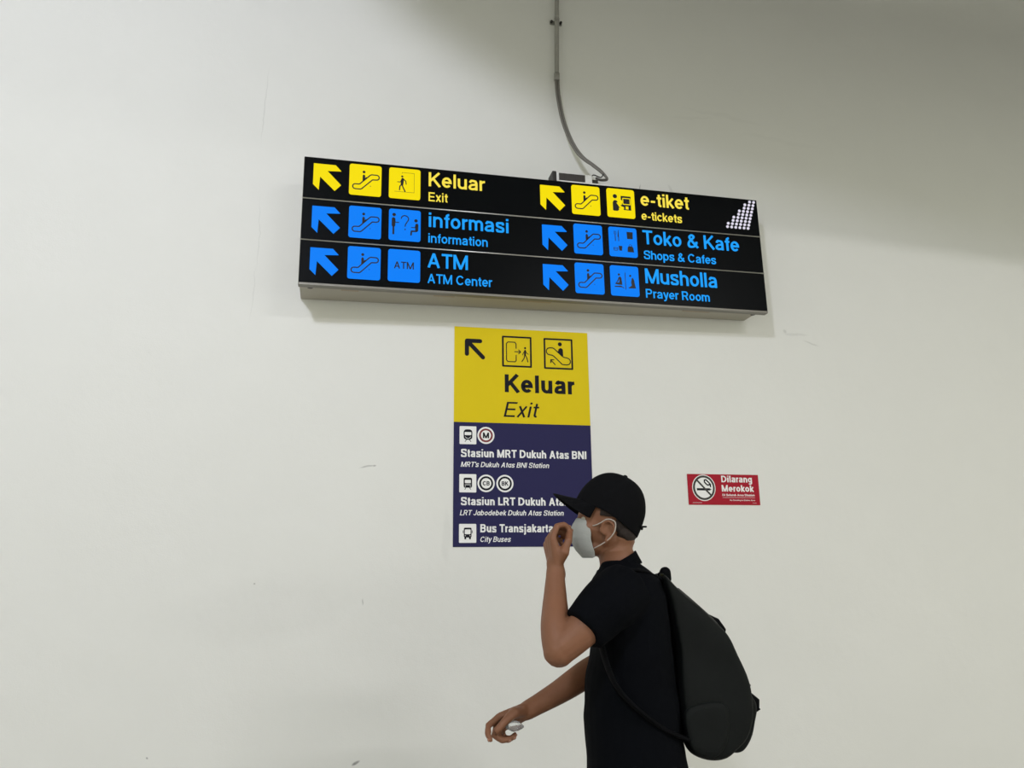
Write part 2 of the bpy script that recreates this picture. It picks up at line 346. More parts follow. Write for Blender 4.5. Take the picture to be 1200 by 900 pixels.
def wall_material():
    M = bpy.data.materials.new('off_white_wall_paint'); M.use_nodes = True; nt = M.node_tree; N = nt.nodes; L = nt.links
    b = N['Principled BSDF']; b.inputs['Roughness'].default_value = 0.72; b.inputs['Specular IOR Level'].default_value = 0.25
    geo = N.new('ShaderNodeNewGeometry'); sep = N.new('ShaderNodeSeparateXYZ'); L.new(geo.outputs['Position'], sep.inputs[0])
    def math_(op, a, b=None, c=None):
        n = N.new('ShaderNodeMath'); n.operation = op
        for i, v in enumerate((a, b, c)):
            if v is None: continue
            if isinstance(v, (int, float)): n.inputs[i].default_value = v
            else: L.new(v, n.inputs[i])
        return n.outputs[0]
    def noise_(scale, det=4, vec=None):
        n = N.new('ShaderNodeTexNoise'); n.inputs['Scale'].default_value = scale; n.inputs['Detail'].default_value = det
        L.new(vec or geo.outputs['Position'], n.inputs['Vector']); return n.outputs['Fac']
    n1 = noise_(0.9, 5); n2 = noise_(4.5, 6); n3 = noise_(30, 4); n4 = noise_(7, 3)
    X, Z = sep.outputs['X'], sep.outputs['Z']
    wx = math_('ADD', X, math_('MULTIPLY', math_('SUBTRACT', n4, 0.5), 0.05))
    wz = math_('ADD', Z, math_('MULTIPLY', math_('SUBTRACT', n4, 0.5), 0.05))
    def blob(cx, cz, rx, rz, ang, amt, edge=0.5):
        dx = math_('SUBTRACT', wx, cx); dz = math_('SUBTRACT', wz, cz); ca, sa = math.cos(ang), math.sin(ang)
        u = math_('DIVIDE', math_('ADD', math_('MULTIPLY', dx, ca), math_('MULTIPLY', dz, sa)), rx)
        v = math_('DIVIDE', math_('SUBTRACT', math_('MULTIPLY', dz, ca), math_('MULTIPLY', dx, sa)), rz)
        r = math_('SQRT', math_('ADD', math_('MULTIPLY', u, u), math_('MULTIPLY', v, v)))
        mr = N.new('ShaderNodeMapRange'); mr.clamp = True; mr.inputs['From Min'].default_value = 1.0; mr.inputs['From Max'].default_value = edge
        mr.inputs['To Min'].default_value = 0; mr.inputs['To Max'].default_value = amt; L.new(r, mr.inputs['Value']); return mr.outputs[0]
    # marks that the wall carries: scuffs, hairline crack, tape residue round the sign, small dents, and faint painted shadows
    marks = [(0.056, H+0.482, 0.045, 0.004, 0.20, 0.35), (0.086, H+0.487, 0.010, 0.005, 0.2, 0.4), (0.056, H-0.118, 0.003, 0.018, 0, 0.45),
             (-0.785, H-0.717, 0.006, 0.006, 0, 0.5), (0.049, H-0.775, 0.02, 0.007, 0.4, 0.6), (-0.42, H-0.045, 0.005, 0.005, 0, 0.4),
             (-0.515, H+2.30, 0.0035, 0.24, -0.03, 0.13), (-0.505, H+1.60, 0.0025, 0.22, 0.03, 0.11), (-0.505, H+1.30, 0.0025, 0.16, 0.0, 0.10),
             (2.31, H+1.235, 0.09, 0.010, 0.0, 0.10), (2.25, H+1.25, 0.014, 0.014, 0, 0.18), (2.40, H+1.19, 0.06, 0.006, -0.2, 0.14),
             (2.0, H+2.53, 0.30, 0.016, -0.12, 0.03), (1.80, H+2.50, 0.16, 0.010, 0.1, 0.03), (2.35, H+2.41, 0.28, 0.02, -0.1, 0.025),  # soft shadows painted into the wall colour, upper right
             (-0.05, H+1.93, 0.16, 0.055, -0.03, 0.10), (0.25, H+1.93, 0.20, 0.04, -0.03, 0.10), (0.62, H+1.905, 0.26, 0.035, -0.03, 0.09),
             (1.46, H+2.02, 0.004, 0.03, 0, 0.35), (1.64, H+2.02, 0.01, 0.05, 0.3, 0.12), (0.42, H+0.15, 0.025, 0.16, 0, 0.05),
             (0.33, H-0.2, 0.5, 0.3, 0, 0.03), (-0.35, H-0.15, 0.55, 0.16, 0.1, 0.035)]
    tot = None
    for mk in marks:
        v = blob(*mk); tot = v if tot is None else math_('MAXIMUM', tot, v)
    tot = math_('MULTIPLY', tot, math_('ADD', 0.45, n3))
    f = math_('ADD', 1.0, math_('MULTIPLY', math_('SUBTRACT', n1, 0.5), 0.05))
    f = math_('ADD', f, math_('MULTIPLY', math_('SUBTRACT', n2, 0.5), 0.035))
    f = math_('MULTIPLY', f, math_('SUBTRACT', 1.0, tot))
    mx = N.new('ShaderNodeMix'); mx.data_type = 'RGBA'; mx.blend_type = 'MULTIPLY'; mx.inputs[0].default_value = 1
    mx.inputs[6].default_value = (0.735, 0.735, 0.705, 1); L.new(f, mx.inputs[7]); L.new(mx.outputs[2], b.inputs['Base Color'])
    hgt = math_('ADD', math_('MULTIPLY', n1, 6.0), math_('ADD', math_('MULTIPLY', n2, 1.2), math_('MULTIPLY', noise_(160, 3), 0.12)))
    bp = N.new('ShaderNodeBump'); bp.inputs['Strength'].default_value = 0.35; bp.inputs['Distance'].default_value = 0.01
    L.new(hgt, bp.inputs['Height']); L.new(bp.outputs[0], b.inputs['Normal'])
    return M
M_wall = wall_material()

# ------------------------------------------------------------------ setting
bm = bmesh.new(); box(bm, -9, 11, WALL_Y, WALL_Y+0.25, 0, 5.8)
tag(obj('wall_back', bm, M_wall), 'off-white painted concourse wall with scuffs and a hairline crack', kind='structure')
bm = bmesh.new(); box(bm, -9, 11, -7, WALL_Y+0.25, -0.2, 0)
tag(obj('floor', bm, M_floor), 'grey polished concourse floor', kind='structure')
bm = bmesh.new(); box(bm, -9, 11, -7, WALL_Y+0.25, 5.8, 6.0)
tag(obj('ceiling', bm, M_ceil), 'painted ceiling high above the sign wall', kind='structure')
bm = bmesh.new(); box(bm, -9, 11, -7, 1.5, 4.8, 5.0)
tag(obj('ceiling', bm, M_ceil), 'lower concourse ceiling that stops short of the sign wall', kind='structure')
#LAMPFIX
for i, (n_, loc, sx, sy, wt, cl, tl, tz) in enumerate(LAMPS):
    t = empty('flood_lamp' if tl else 'ceiling_lamp', loc); t.rotation_euler = (math.radians(tl), 0, math.radians(tz))
    tag(t, ['cool white flood lamp tilted towards the sign wall', 'white ceiling lamp over the right side of the hall'][i], 'lamp')
    bm = bmesh.new(); box(bm, -sx/2-.04, sx/2+.04, -sy/2-.04, sy/2+.04, 0.0, 0.05, bev=0.01); obj('housing', bm, M_lampb, t)
    bm = bmesh.new(); box(bm, -sx/2, sx/2, -sy/2, sy/2, -0.03, -0.002); obj('diffuser', bm, M_lampe, t)
    ax = Vector((0, math.sin(math.radians(tl)), math.cos(math.radians(tl))))
    for q in (-1, 1):
        o0 = Vector((q*sx*.35, 0, 0.045)); bm = bmesh.new(); tube(bm, [o0, o0+ax*((4.8-loc[2]-0.045*ax.z)-0.001)], 0.012, caps=False); obj('suspension_rod', bm, M_alu, t)
bm = bmesh.new(); prism(bm, [(-0.95, 4.80), (-0.85, 4.70), (-0.745, 4.50), (-0.545, 4.36), (-0.355, 4.25), (0.18, 4.09), (0.95, 3.965), (2.2, 3.85), (4.2, 3.75), (10.9, 3.6), (10.9, 4.80)], 1.06, 1.14)  # added out of view; lower edge shaped to cut the flood lamp's light
tag(obj('shade_panel_1', bm, M_ceil), 'unseen sloping panel added below the concourse ceiling to shade the upper right wall', kind='structure')

# ------------------------------------------------------------------ the hanging light-box sign
SW, SH = 2.339, 0.6265
A = Vector((-0.286, 3.359, 1.271+H))
eu = Vector((0.9996, 0.0263, 0.0084)).normalized(); ev = Vector((-0.0084, 0.0002, 1.0)); ev = (ev-eu*ev.dot(eu)).normalized(); en = eu.cross(ev)   # en points to the camera side (-y)... sign kept below
ey = ev.cross(eu).normalized()
if ey.y < 0: ey = -ey
sign = empty('light_box_sign')
mm = Matrix((eu, ey, ev)).transposed().to_4x4(); mm.translation = A; sign.matrix_world = mm
tag(sign, 'wide black light-box sign with yellow and blue rows hung high on the wall', 'sign')
def dep(u): return 0.2365 - (0.2365-0.174)*u/SW      # how far behind the face the wall is
# casing: slightly smaller than the face, runs back to the wall
bm = bmesh.new()
ci, co = 0.004, SW-0.035
V = []
for (u, d) in ((ci, 0.03), (co, 0.03), (co, dep(co)), (ci, dep(ci))):
    for v in (0.006, SH-0.006): V.append(bm.verts.new((u, d, v)))
for q in ((0, 2, 3, 1), (2, 4, 5, 3), (4, 6, 7, 5), (6, 0, 1, 7), (0, 6, 4, 2), (1, 3, 5, 7)): bm.faces.new([V[k] for k in q])
obj('casing', bm, M_case, sign, label='beige painted casing behind the black faces')
bm = bmesh.new(); box(bm, 0.0, SW, 0.006, 0.030, 0.0, SH, bev=0.002); obj('face_frame', bm, M_lip, sign, label='thin grey metal frame')
bm = bmesh.new(); box(bm, 0.0, SW, 0.0, 0.034, -0.010, 0.003, bev=0.002); obj('bottom_lip', bm, M_lip, sign)
bm = bmesh.new(); box(bm, 0.0, SW-0.02, 0.034, 0.05, -0.002, 0.006, bev=0.001); obj('bottom_lip', bm, M_case, sign)
for u in (0.052, SW-0.06):
    bm = bmesh.new(); tube(bm, [(u, 0.045, 0.004), (u, 0.045, -0.007)], 0.012, n=12, caps=False); obj('screw', bm, M_dark, sign)
for u0, u1 in ((0.19, 0.27), (0.62, 0.72), (1.04, 1.20), (1.9, 2.05)):
    bm = bmesh.new(); box(bm, u0, u1, 0.05, 0.085, 0.0035, 0.0055); obj('tape_residue', bm, M_stain, sign, label='brown tape residue under the casing')
rows = [(0.4175, SH), (0.2115, 0.4135), (0.003, 0.2075)]
for v in (0.4155, 0.2095):
    bm = bmesh.new(); tube(bm, [(0.0, 0.002, v), (SW, 0.002, v)], 0.0042, n=14, caps=False)
    obj('divider_rail', bm, M_alu, sign, True)

F0 = -0.004                       # lit pieces stand this far proud of the black face
def tile_bm(cx0, v0, draw):
    b = bmesh.new(); x1 = cx0+0.149; v1 = v0+0.158
    prism(b, rrect(cx0, x1, v0, v1, 0.011), F0, 0.001, 0)
    draw(b, lambda x, z: (cx0+x*0.149, v0+z*0.158))
    return b
Y0, Y1 = F0-0.0008, F0+0.0006
def d_escal(b, q, dotx=0.66):
    cen = [(0.17, 0.275), (0.33, 0.275), (0.70, 0.62), (0.86, 0.62)]
    r = 0.085; out = []
    P = [(0.19, 0.19), (0.35, 0.19), (0.37, 0.20), (0.72, 0.52), (0.74, 0.53), (0.86, 0.53)]
    ol = [(0.19, 0.19), (0.36, 0.19), (0.40, 0.215), (0.72, 0.525), (0.85, 0.53)]
    ol += [(0.85+0.08*math.sin(a*PI/6), 0.61-0.08*math.cos(a*PI/6)) for a in range(1, 6)]
    ol += [(0.85, 0.69), (0.69, 0.69), (0.65, 0.67), (0.33, 0.36), (0.30, 0.35), (0.19, 0.35)]
    ol += [(0.19-0.08*math.sin(a*PI/6), 0.27+0.08*math.cos(a*PI/6)) for a in range(1, 6)]
    stroke(b, [q(*p) for p in ol], 0.0054, Y0, Y1, True, 1)
    c = q(0.45, 0.76); prism(b, circle(c[0], c[1], 0.0068, 14), Y0, Y1, 1)
    prism(b, [q(*p) for p in ((0.41, 0.44), (0.49, 0.52), (0.56, 0.585), (0.52, 0.60), (0.49, 0.565), (0.49, 0.64), (0.45, 0.68), (0.41, 0.64))], Y0, Y1, 1)
    c = q(dotx, 0.31); prism(b, circle(c[0], c[1], 0.0022, 8), Y0, Y1, 1)
def d_exit(b, q):
    stroke(b, [q(*p) for p in ((0.41, 0.82), (0.41, 0.86), (0.80, 0.86), (0.80, 0.22), (0.17, 0.22))], 0.0013, Y0, Y1, False, 1)
    c = q(0.415, 0.73); prism(b, circle(c[0], c[1], 0.0052, 12), Y0, Y1, 1)
    stroke(b, [q(0.43, 0.64), q(0.41, 0.47)], 0.013, Y0, Y1, False, 1)
    stroke(b, [q(*p) for p in ((0.46, 0.64), (0.53, 0.58), (0.545, 0.48))], 0.0045, Y0, Y1, False, 1)
    stroke(b, [q(*p) for p in ((0.39, 0.62), (0.36, 0.54), (0.27, 0.54))], 0.0038, Y0, Y1, False, 1)
    stroke(b, [q(*p) for p in ((0.41, 0.46), (0.45, 0.36), (0.51, 0.24))], 0.0058, Y0, Y1, False, 1)
    stroke(b, [q(*p) for p in ((0.40, 0.46), (0.345, 0.40), (0.335, 0.28))], 0.0055, Y0, Y1, False, 1)
def d_info(b, q):
    c = q(0.16, 0.81); prism(b, circle(c[0], c[1], 0.0085, 14), Y0, Y1, 1)
    stroke(b, [q(0.145, 0.67), q(0.145, 0.47)], 0.017, Y0, Y1, False, 1)
    stroke(b, [q(0.145, 0.45), q(0.145, 0.20)], 0.0085, Y0, Y1, False, 1)
    stroke(b, [q(*p) for p in ((0.18, 0.66), (0.20, 0.57), (0.31, 0.57))], 0.004, Y0, Y1, False, 1)
    stroke(b, [q(0.50+0.115*math.cos(a), 0.70+0.105*math.sin(a)) for a in [PI-0.05-i*0.39 for i in range(10)]] + [q(0.52, 0.52), q(0.51, 0.46)], 0.0048, Y0, Y1, False, 1)
    c = q(0.51, 0.36); prism(b, circle(c[0], c[1], 0.0035, 10), Y0, Y1, 1)
    c = q(0.85, 0.665); prism(b, circle(c[0], c[1], 0.0082, 14), Y0, Y1, 1)
    stroke(b, [q(0.88, 0.53), q(0.875, 0.36)], 0.0145, Y0, Y1, False, 1)
    stroke(b, [q(*p) for p in ((0.85, 0.51), (0.82, 0.44), (0.71, 0.44))], 0.0038, Y0, Y1, False, 1)
    stroke(b, [q(*p) for p in ((0.87, 0.325), (0.71, 0.32), (0.70, 0.20))], 0.0075, Y0, Y1, False, 1)
def d_atm(b, q):
    a = q(0.185, 0.40); e = q(0.80, 0.40)
    text_into(b, 'ATM', a[0], e[0], a[1], 0.158*0.22, Y0, Y1, 0.14, 0, 1)
def d_ticket(b, q):
    c = q(0.29, 0.73); prism(b, circle(c[0], c[1], 0.0115, 16), Y0, Y1, 1)
    prism(b, [q(*p) for p in ((0.20, 0.24), (0.20, 0.50), (0.23, 0.57), (0.29, 0.595), (0.36, 0.57), (0.38, 0.52), (0.34, 0.52), (0.32, 0.45), (0.41, 0.36), (0.42, 0.26), (0.36, 0.22), (0.24, 0.22))], Y0, Y1, 1)
    prism(b, [q(*p) for p in ((0.30, 0.52), (0.34, 0.49), (0.42, 0.38), (0.52, 0.385), (0.50, 0.345), (0.41, 0.335), (0.33, 0.42))], Y0-0.0004, Y1, 1)
    prism(b, [q(*p) for p in ((0.49, 0.36), (0.49, 0.44), (0.53, 0.44), (0.53, 0.62), (0.50, 0.62), (0.50, 0.76), (0.86, 0.76), (0.86, 0.27), (0.60, 0.27), (0.56, 0.34))], Y0, Y1, 1)
    stroke(b, [q(*p) for p in ((0.57, 0.68), (0.83, 0.68), (0.83, 0.47), (0.57, 0.47))], 0.0042, Y0-0.0006, Y0+0.0002, True, 0)
    prism(b, [q(*p) for p in ((0.66, 0.30), (0.66, 0.40), (0.76, 0.40), (0.76, 0.30))], Y0-0.0006, Y0+0.0002, 0)
    prism(b, [q(*p) for p in ((0.40, 0.40), (0.46, 0.41), (0.60, 0.36), (0.60, 0.31), (0.44, 0.35))], Y0-0.0007, Y0+0.0002, 0)
    prism(b, [q(*p) for p in ((0.49, 0.47), (0.49, 0.63), (0.55, 0.58), (0.55, 0.50))], Y0-0.0006, Y0+0.0002, 0)
def d_shop(b, q):
    for x in (0.19, 0.225, 0.26): stroke(b, [q(x, 0.86), q(x, 0.75)], 0.0018, Y0, Y1, False, 1)
    stroke(b, [q(0.225, 0.76), q(0.225, 0.53)], 0.004, Y0, Y1, False, 1)
    prism(b, [q(*p) for p in ((0.335, 0.90), (0.35, 0.90), (0.355, 0.52), (0.33, 0.52), (0.33, 0.66), (0.31, 0.68))], Y0, Y1, 1)
    prism(b, [q(*p) for p in ((0.64, 0.86), (0.86, 0.86), (0.85, 0.62), (0.65, 0.62))], Y0, Y1, 1)
    stroke(b, [q(*p) for p in ((0.15, 0.29), (0.30, 0.29), (0.285, 0.20), (0.165, 0.20))], 0.0026, Y0, Y1, True, 1)
    stroke(b, [q(0.15, 0.245), q(0.30, 0.245)], 0.0015, Y0, Y1, False, 1)
    prism(b, [q(*p) for p in ((0.33, 0.36), (0.46, 0.36), (0.44, 0.20), (0.35, 0.20))], Y0, Y1, 1)
    prism(b, [q(*p) for p in ((0.64, 0.17), (0.65, 0.33), (0.70, 0.37), (0.80, 0.37), (0.85, 0.33), (0.87, 0.17))], Y0, Y1, 1)
    stroke(b, [q(0.75+0.055*math.cos(a*PI/6), 0.37+0.06*math.sin(a*PI/6)) for a in range(7)], 0.0022, Y0, Y1, False, 1)
def d_pray(b, q):
    stroke(b, [q(0.52, 0.77), q(0.52, 0.22)], 0.0032, Y0, Y1, False, 1)
    c = q(0.30, 0.70); prism(b, circle(c[0], c[1], 0.0058, 12), Y0, Y1, 1)
    prism(b, [q(*p) for p in ((0.15, 0.38), (0.24, 0.50), (0.28, 0.60), (0.33, 0.64), (0.38, 0.60), (0.40, 0.42), (0.40, 0.36), (0.28, 0.36))], Y0, Y1, 1)
    prism(b, [q(*p) for p in ((0.13, 0.31), (0.36, 0.33), (0.46, 0.27), (0.46, 0.24), (0.40, 0.28), (0.14, 0.28))], Y0, Y1, 1)
    prism(b, [q(*p) for p in ((0.20, 0.42), (0.27, 0.47), (0.30, 0.56), (0.30, 0.44))], Y0-0.0006, Y0+0.0002, 0)
    c = q(0.70, 0.68); prism(b, circle(c[0], c[1], 0.0055, 12), Y0, Y1, 1)
    prism(b, [q(*p) for p in ((0.66, 0.30), (0.74, 0.36), (0.72, 0.46), (0.75, 0.60), (0.79, 0.62), (0.83, 0.54), (0.85, 0.40), (0.88, 0.27), (0.64, 0.26), (0.61, 0.29))], Y0, Y1, 1)
AR = [(0, 0), (.100, 0.0), (.126, -.028), (.062, -.032), (.127, -.100), (.099, -.131), (.031, -.064), (.027, -.132), (0, -.105)]
content = [
  (0, (0.045, 0.5935), M_yel, M_yelt, [(0.209, 0.452, d_escal, 'escalator'), (0.394, 0.4525, d_exit, 'walking figure leaving a doorway')],
     [('Keluar', 0.583, 0.860, 0.532, 0.073, 0.138), ('Exit', 0.583, 0.676, 0.4535, 0.046, 0.13)]),
  (0, (1.139, 0.5945), M_yel, M_yelt, [(1.302, 0.4535, d_escal, 'escalator'), (1.489, 0.4545, d_ticket, 'figure at a ticket machine')],
     [('e-tiket', 1.673, 1.943, 0.534, 0.073, 0.138), ('e-tickets', 1.673, 1.895, 0.4545, 0.046, 0.13)]),
  (1, (0.047, 0.3775), M_blu, M_blut, [(0.213, 0.236, d_escal, 'escalator'), (0.397, 0.238, d_info, 'question mark between two figures')],
     [('informasi', 0.584, 0.974, 0.320, 0.073, 0.138), ('information', 0.583, 0.869, 0.240, 0.046, 0.13)]),
  (1, (1.143, 0.380), M_blu, M_blut, [(1.305, 0.2415, d_escal, 'escalator'), (1.489, 0.2415, d_shop, 'cutlery, cup and bag')],
     [('Toko & Kafe', 1.672, 2.208, 0.321, 0.075, 0.138), ('Shops & Cafes', 1.672, 2.068, 0.2395, 0.046, 0.13)]),
  (2, (0.047, 0.171), M_blu, M_blut, [(0.214, 0.033, d_escal, 'escalator'), (0.397, 0.0335, d_atm, 'letters ATM')],
     [('ATM', 0.580, 0.772, 0.114, 0.072, 0.138), ('ATM Center', 0.581, 0.889, 0.036, 0.046, 0.13)]),
  (2, (1.141, 0.1715), M_blu, M_blut, [(1.303, 0.034, d_escal, 'escalator'), (1.486, 0.0335, d_pray, 'two praying figures')],
     [('Musholla', 1.672, 2.064, 0.110, 0.078, 0.138), ('Prayer Room', 1.670, 2.015, 0.033, 0.046, 0.13)]),
]
panels = []
for i, (v0, v1) in enumerate(rows):
    bm = bmesh.new(); box(bm, 0.002, SW-0.0005, 0.0, 0.007, v0, v1, bev=0.0012)
    p = obj('row_panel', bm, M_black, sign, label=['glossy black top panel with yellow tiles', 'glossy black middle panel with blue tiles', 'glossy black bottom panel with blue tiles'][i])
    panels.append(p)
for (ri, (ax, az), mt, mtt, tiles, texts) in content:
    p = panels[ri]; cn = 'yellow' if ri == 0 else 'blue'
    bm = bmesh.new(); prism(bm, [(ax+x, az+z) for x, z in AR], F0, 0.001); obj('arrow', bm, mt, p, label='backlit %s arrow pointing up left' % cn)
    for (u, v, dr, nm) in tiles: obj('pictogram_tile', tile_bm(u, v, dr), [mt, M_print], p, label='backlit %s tile, %s' % (cn, nm))
    for (tx, x0, x1, bs, cp, bd) in texts:
        bm = bmesh.new(); text_into(bm, tx, x0, x1, bs, cp, -0.003, 0.001, bd); obj('lettering', bm, mtt, p, label='backlit %s lettering %s' % (cn, tx))
bm = bmesh.new()
for k, cnt in enumerate((2, 4, 6, 8, 9, 9)):
    for j in range(cnt): prism(bm, circle(2.153+k*0.0238+j*0.006, 0.4575+j*0.0193, 0.0077, 10), -0.003, 0.001)
obj('dot_emblem', bm, M_wht, panels[0], label='white dotted emblem of rising slanted columns')

# ------------------------------------------------------------------ power supply on top of the sign, conduit and cable
ps = empty('power_supply'); ps.matrix_world = mm @ Matrix.Translation((1.235, 0.022, SH+0.001))
tag(ps, 'small silver power supply with dark grille on top of the black sign', 'power supply')
bm = bmesh.new(); box(bm, 0.02, 0.285, -0.012, 0.085, 0.0, 0.012, bev=0.002); obj('base_plate', bm, M_steel, ps)
bm = bmesh.new(); box(bm, 0, 0.19, 0, 0.075, 0.012, 0.062, bev=0.003); obj('housing', bm, M_steel, ps)
bm = bmesh.new(); box(bm, 0.012, 0.150, -0.004, 0.0, 0.018, 0.056)
for k in range(14): box(bm, 0.016+k*0.0095, 0.019+k*0.0095, -0.006, -0.003, 0.020, 0.054)
obj('grille', bm, M_grille, ps, label='dark slotted grille')
bm = bmesh.new(); box(bm, -0.022, -0.001, -0.002, 0.078, 0.0, 0.066, bev=0.003); obj('end_cap', bm, M_dark, ps, label='dark brown end cap')
bm = bmesh.new(); box(bm, 0.192, 0.225, 0.01, 0.06, 0.014, 0.045, bev=0.003); obj('terminal_block', bm, M_dark, ps)

cond = empty('conduit_pipe', at(651, -40, WALL_Y-0.03)); cond.rotation_euler = (0, 0, 0)
tag(cond, 'thin grey conduit running down the wall from the ceiling above the sign', 'pipe')
c0 = cond.location
ptop = at(652.5, 0, WALL_Y-0.03); pbot = at(652.5, 92, WALL_Y-0.03)
bm = bmesh.new(); dd = (ptop-pbot).normalized(); tp = pbot+dd*((5.79-pbot.z)/dd.z)
tube(bm, [pbot-c0, tp-c0], 0.0125, n=16, caps=False); obj('pipe', bm, M_cond, cond, True)
bm = bmesh.new(); q = pbot-c0; tube(bm, [q+dd*0.03, q-dd*0.012], 0.0155, n=16, caps=False); obj('end_collar', bm, M_cond, cond, True)
q = at(652.5, 24, WALL_Y-0.03)-c0
bm = bmesh.new(); tube(bm, [q+dd*0.012, q-dd*0.012], 0.0145, n=16, caps=False); box(bm, q.x-0.034, q.x+0.034, 0.022, 0.026, q.z-0.012, q.z+0.012); obj('clamp', bm, M_cond, cond)
for sgn in (-1, 1):
    bm = bmesh.new(); tube(bm, [(q.x+sgn*0.027, 0.008, q.z), (q.x+sgn*0.027, 0.022, q.z)], 0.007, n=8, caps=False); obj('screw', bm, M_dark, cond)
cb = empty('power_cable', pbot); tag(cb, 'twin grey cable curving from the conduit end to the power supply', 'cable')
def cable_path(off):
    P = [at(652.5+off, 90, WALL_Y-0.03), at(654+off, 112, WALL_Y-0.05), at(660+off, 142, WALL_Y-0.085), at(670+off, 167, WALL_Y-0.11), at(681+off, 183, WALL_Y-0.13),
         at(694+off*.8, 193, WALL_Y-0.14), at(703+off*.6, 200, WALL_Y-0.15), at(710, 207, WALL_Y-0.155), at(711, 210.5, WALL_Y-0.16), at(704, 211, WALL_Y-0.165), at(699, 209, WALL_Y-0.165)]
    return smooth_path([p-pbot for p in P], 6)
for off in (-1.3, 1.5):
    bm = bmesh.new(); tube(bm, cable_path(off), 0.0068, n=10); obj('cable_strand', bm, M_cable, cb, True)
bm = bmesh.new(); tube(bm, smooth_path([at(707, 204, 3.44)-pbot, at(704, 208, 3.44)-pbot, at(696, 205, 3.44)-pbot, at(693, 207, 3.44)-pbot]), 0.003, n=8); obj('loose_wire', bm, M_dark, cb, True)

# ------------------------------------------------------------------ exit poster
PX, PZ, PW, PH = 0.4508, 0.1139+H, 0.681, 1.0667
poster = empty('exit_poster', (PX, WALL_Y, PZ)); tag(poster, 'tall yellow and navy exit poster stuck on the wall below the sign', 'poster')
T = -0.003
def pobj(name, bm, m, lab=None): return obj(name, bm, m, poster, label=lab)
bm = bmesh.new(); box(bm, 0, PW, T, -0.0002, 0.587, PH); yp = pobj('yellow_panel', bm, M_py, 'yellow upper panel')
bm = bmesh.new(); box(bm, 0, PW, T, -0.0002, 0, 0.587); npn = pobj('navy_panel', bm, M_pn, 'navy blue lower panel')
t0, t1 = T-0.0006, T+0.0004
def ysub(name, bm, m=M_pk, lab=None): return obj(name, bm, m, yp, label=lab)
def nsub(name, bm, m=M_pw, lab=None): return obj(name, bm, m, npn, label=lab)
bm = bmesh.new(); stroke(bm, [(0.062, 0.928), (0.062, 0.996), (0.128, 0.996)], 0.021, t0, t1); stroke(bm, [(0.062, 0.996), (0.142, 0.913)], 0.021, t0-0.0001, t1)
ysub('arrow', bm, lab='black arrow pointing up left')
bm = bmesh.new(); stroke(bm, [(0.242, 1.026), (0.384, 1.026), (0.384, 0.875), (0.242, 0.875)], 0.0088, t0, t1, True)
dr = [(0.309, 0.968), (0.309, 0.990), (0.303, 0.999), (0.268, 0.999), (0.260, 0.991), (0.260, 0.906), (0.267, 0.898), (0.303, 0.898), (0.309, 0.905), (0.309, 0.932)]
stroke(bm, dr, 0.0048, t0, t1)
stroke(bm, [(0.302, 0.950), (0.331, 0.950)], 0.0046, t0, t1); stroke(bm, [(0.322, 0.960), (0.332, 0.950), (0.322, 0.940)], 0.0046, t0-.0001, t1)
prism(bm, circle(0.355, 0.971, 0.0055, 12), t0, t1)
stroke(bm, [(0.355, 0.957), (0.354, 0.938)], 0.0095, t0, t1)
stroke(bm, [(0.354, 0.957), (0.345, 0.945), (0.342, 0.935)], 0.0035, t0-.0001, t1); stroke(bm, [(0.357, 0.955), (0.364, 0.944), (0.371, 0.940)], 0.0035, t0-.0001, t1)
stroke(bm, [(0.353, 0.936), (0.349, 0.918), (0.338, 0.901)], 0.0048, t0-.0002, t1); stroke(bm, [(0.355, 0.936), (0.363, 0.920), (0.368, 0.900)], 0.0048, t0-.0002, t1)
ysub('door_pictogram', bm, lab='black pictogram of a figure walking out of a door')
bm = bmesh.new(); stroke(bm, [(0.455, 1.025), (0.597, 1.025), (0.597, 0.873), (0.455, 0.873)], 0.0088, t0, t1, True)
es = [(0.545, 0.895), (0.568, 0.893)] + [(0.570+0.018*math.sin(a*PI/5), 0.911-0.018*math.cos(a*PI/5)) for a in range(1, 5)] + [(0.570, 0.930), (0.556, 0.932), (0.546, 0.937), (0.505, 0.975), (0.497, 0.979), (0.482, 0.979)]
es += [(0.482-0.0185*math.sin(a*PI/5), 0.9605+0.0185*math.cos(a*PI/5)) for a in range(1, 5)] + [(0.482, 0.942), (0.494, 0.941), (0.502, 0.936)]
stroke(bm, es, 0.0052, t0, t1, True)
prism(bm, circle(0.535, 1.000, 0.0105, 16), t0, t1)
prism(bm, [(0.525, 0.962), (0.527, 0.973), (0.534, 0.979), (0.543, 0.979), (0.550, 0.972), (0.551, 0.940), (0.547, 0.938), (0.518, 0.965)], t0, t1)
stroke(bm, [(0.508, 0.892), (0.486, 0.916)], 0.0048, t0, t1); stroke(bm, [(0.486, 0.902), (0.486, 0.917), (0.502, 0.917)], 0.0048, t0-.0001, t1)
ysub('escalator_pictogram', bm, lab='black pictogram of a figure riding an escalator up')
bm = bmesh.new(); text_into(bm, 'Keluar', 0.250, 0.606, 0.742, 0.090, t0, t1, 0.185); ysub('lettering', bm, lab='bold black lettering Keluar')
bm = bmesh.new(); text_into(bm, 'Exit', 0.243, 0.410, 0.6185, 0.075, t0, t1, 0.115, 0.2); ysub('lettering', bm, lab='black italic lettering Exit')
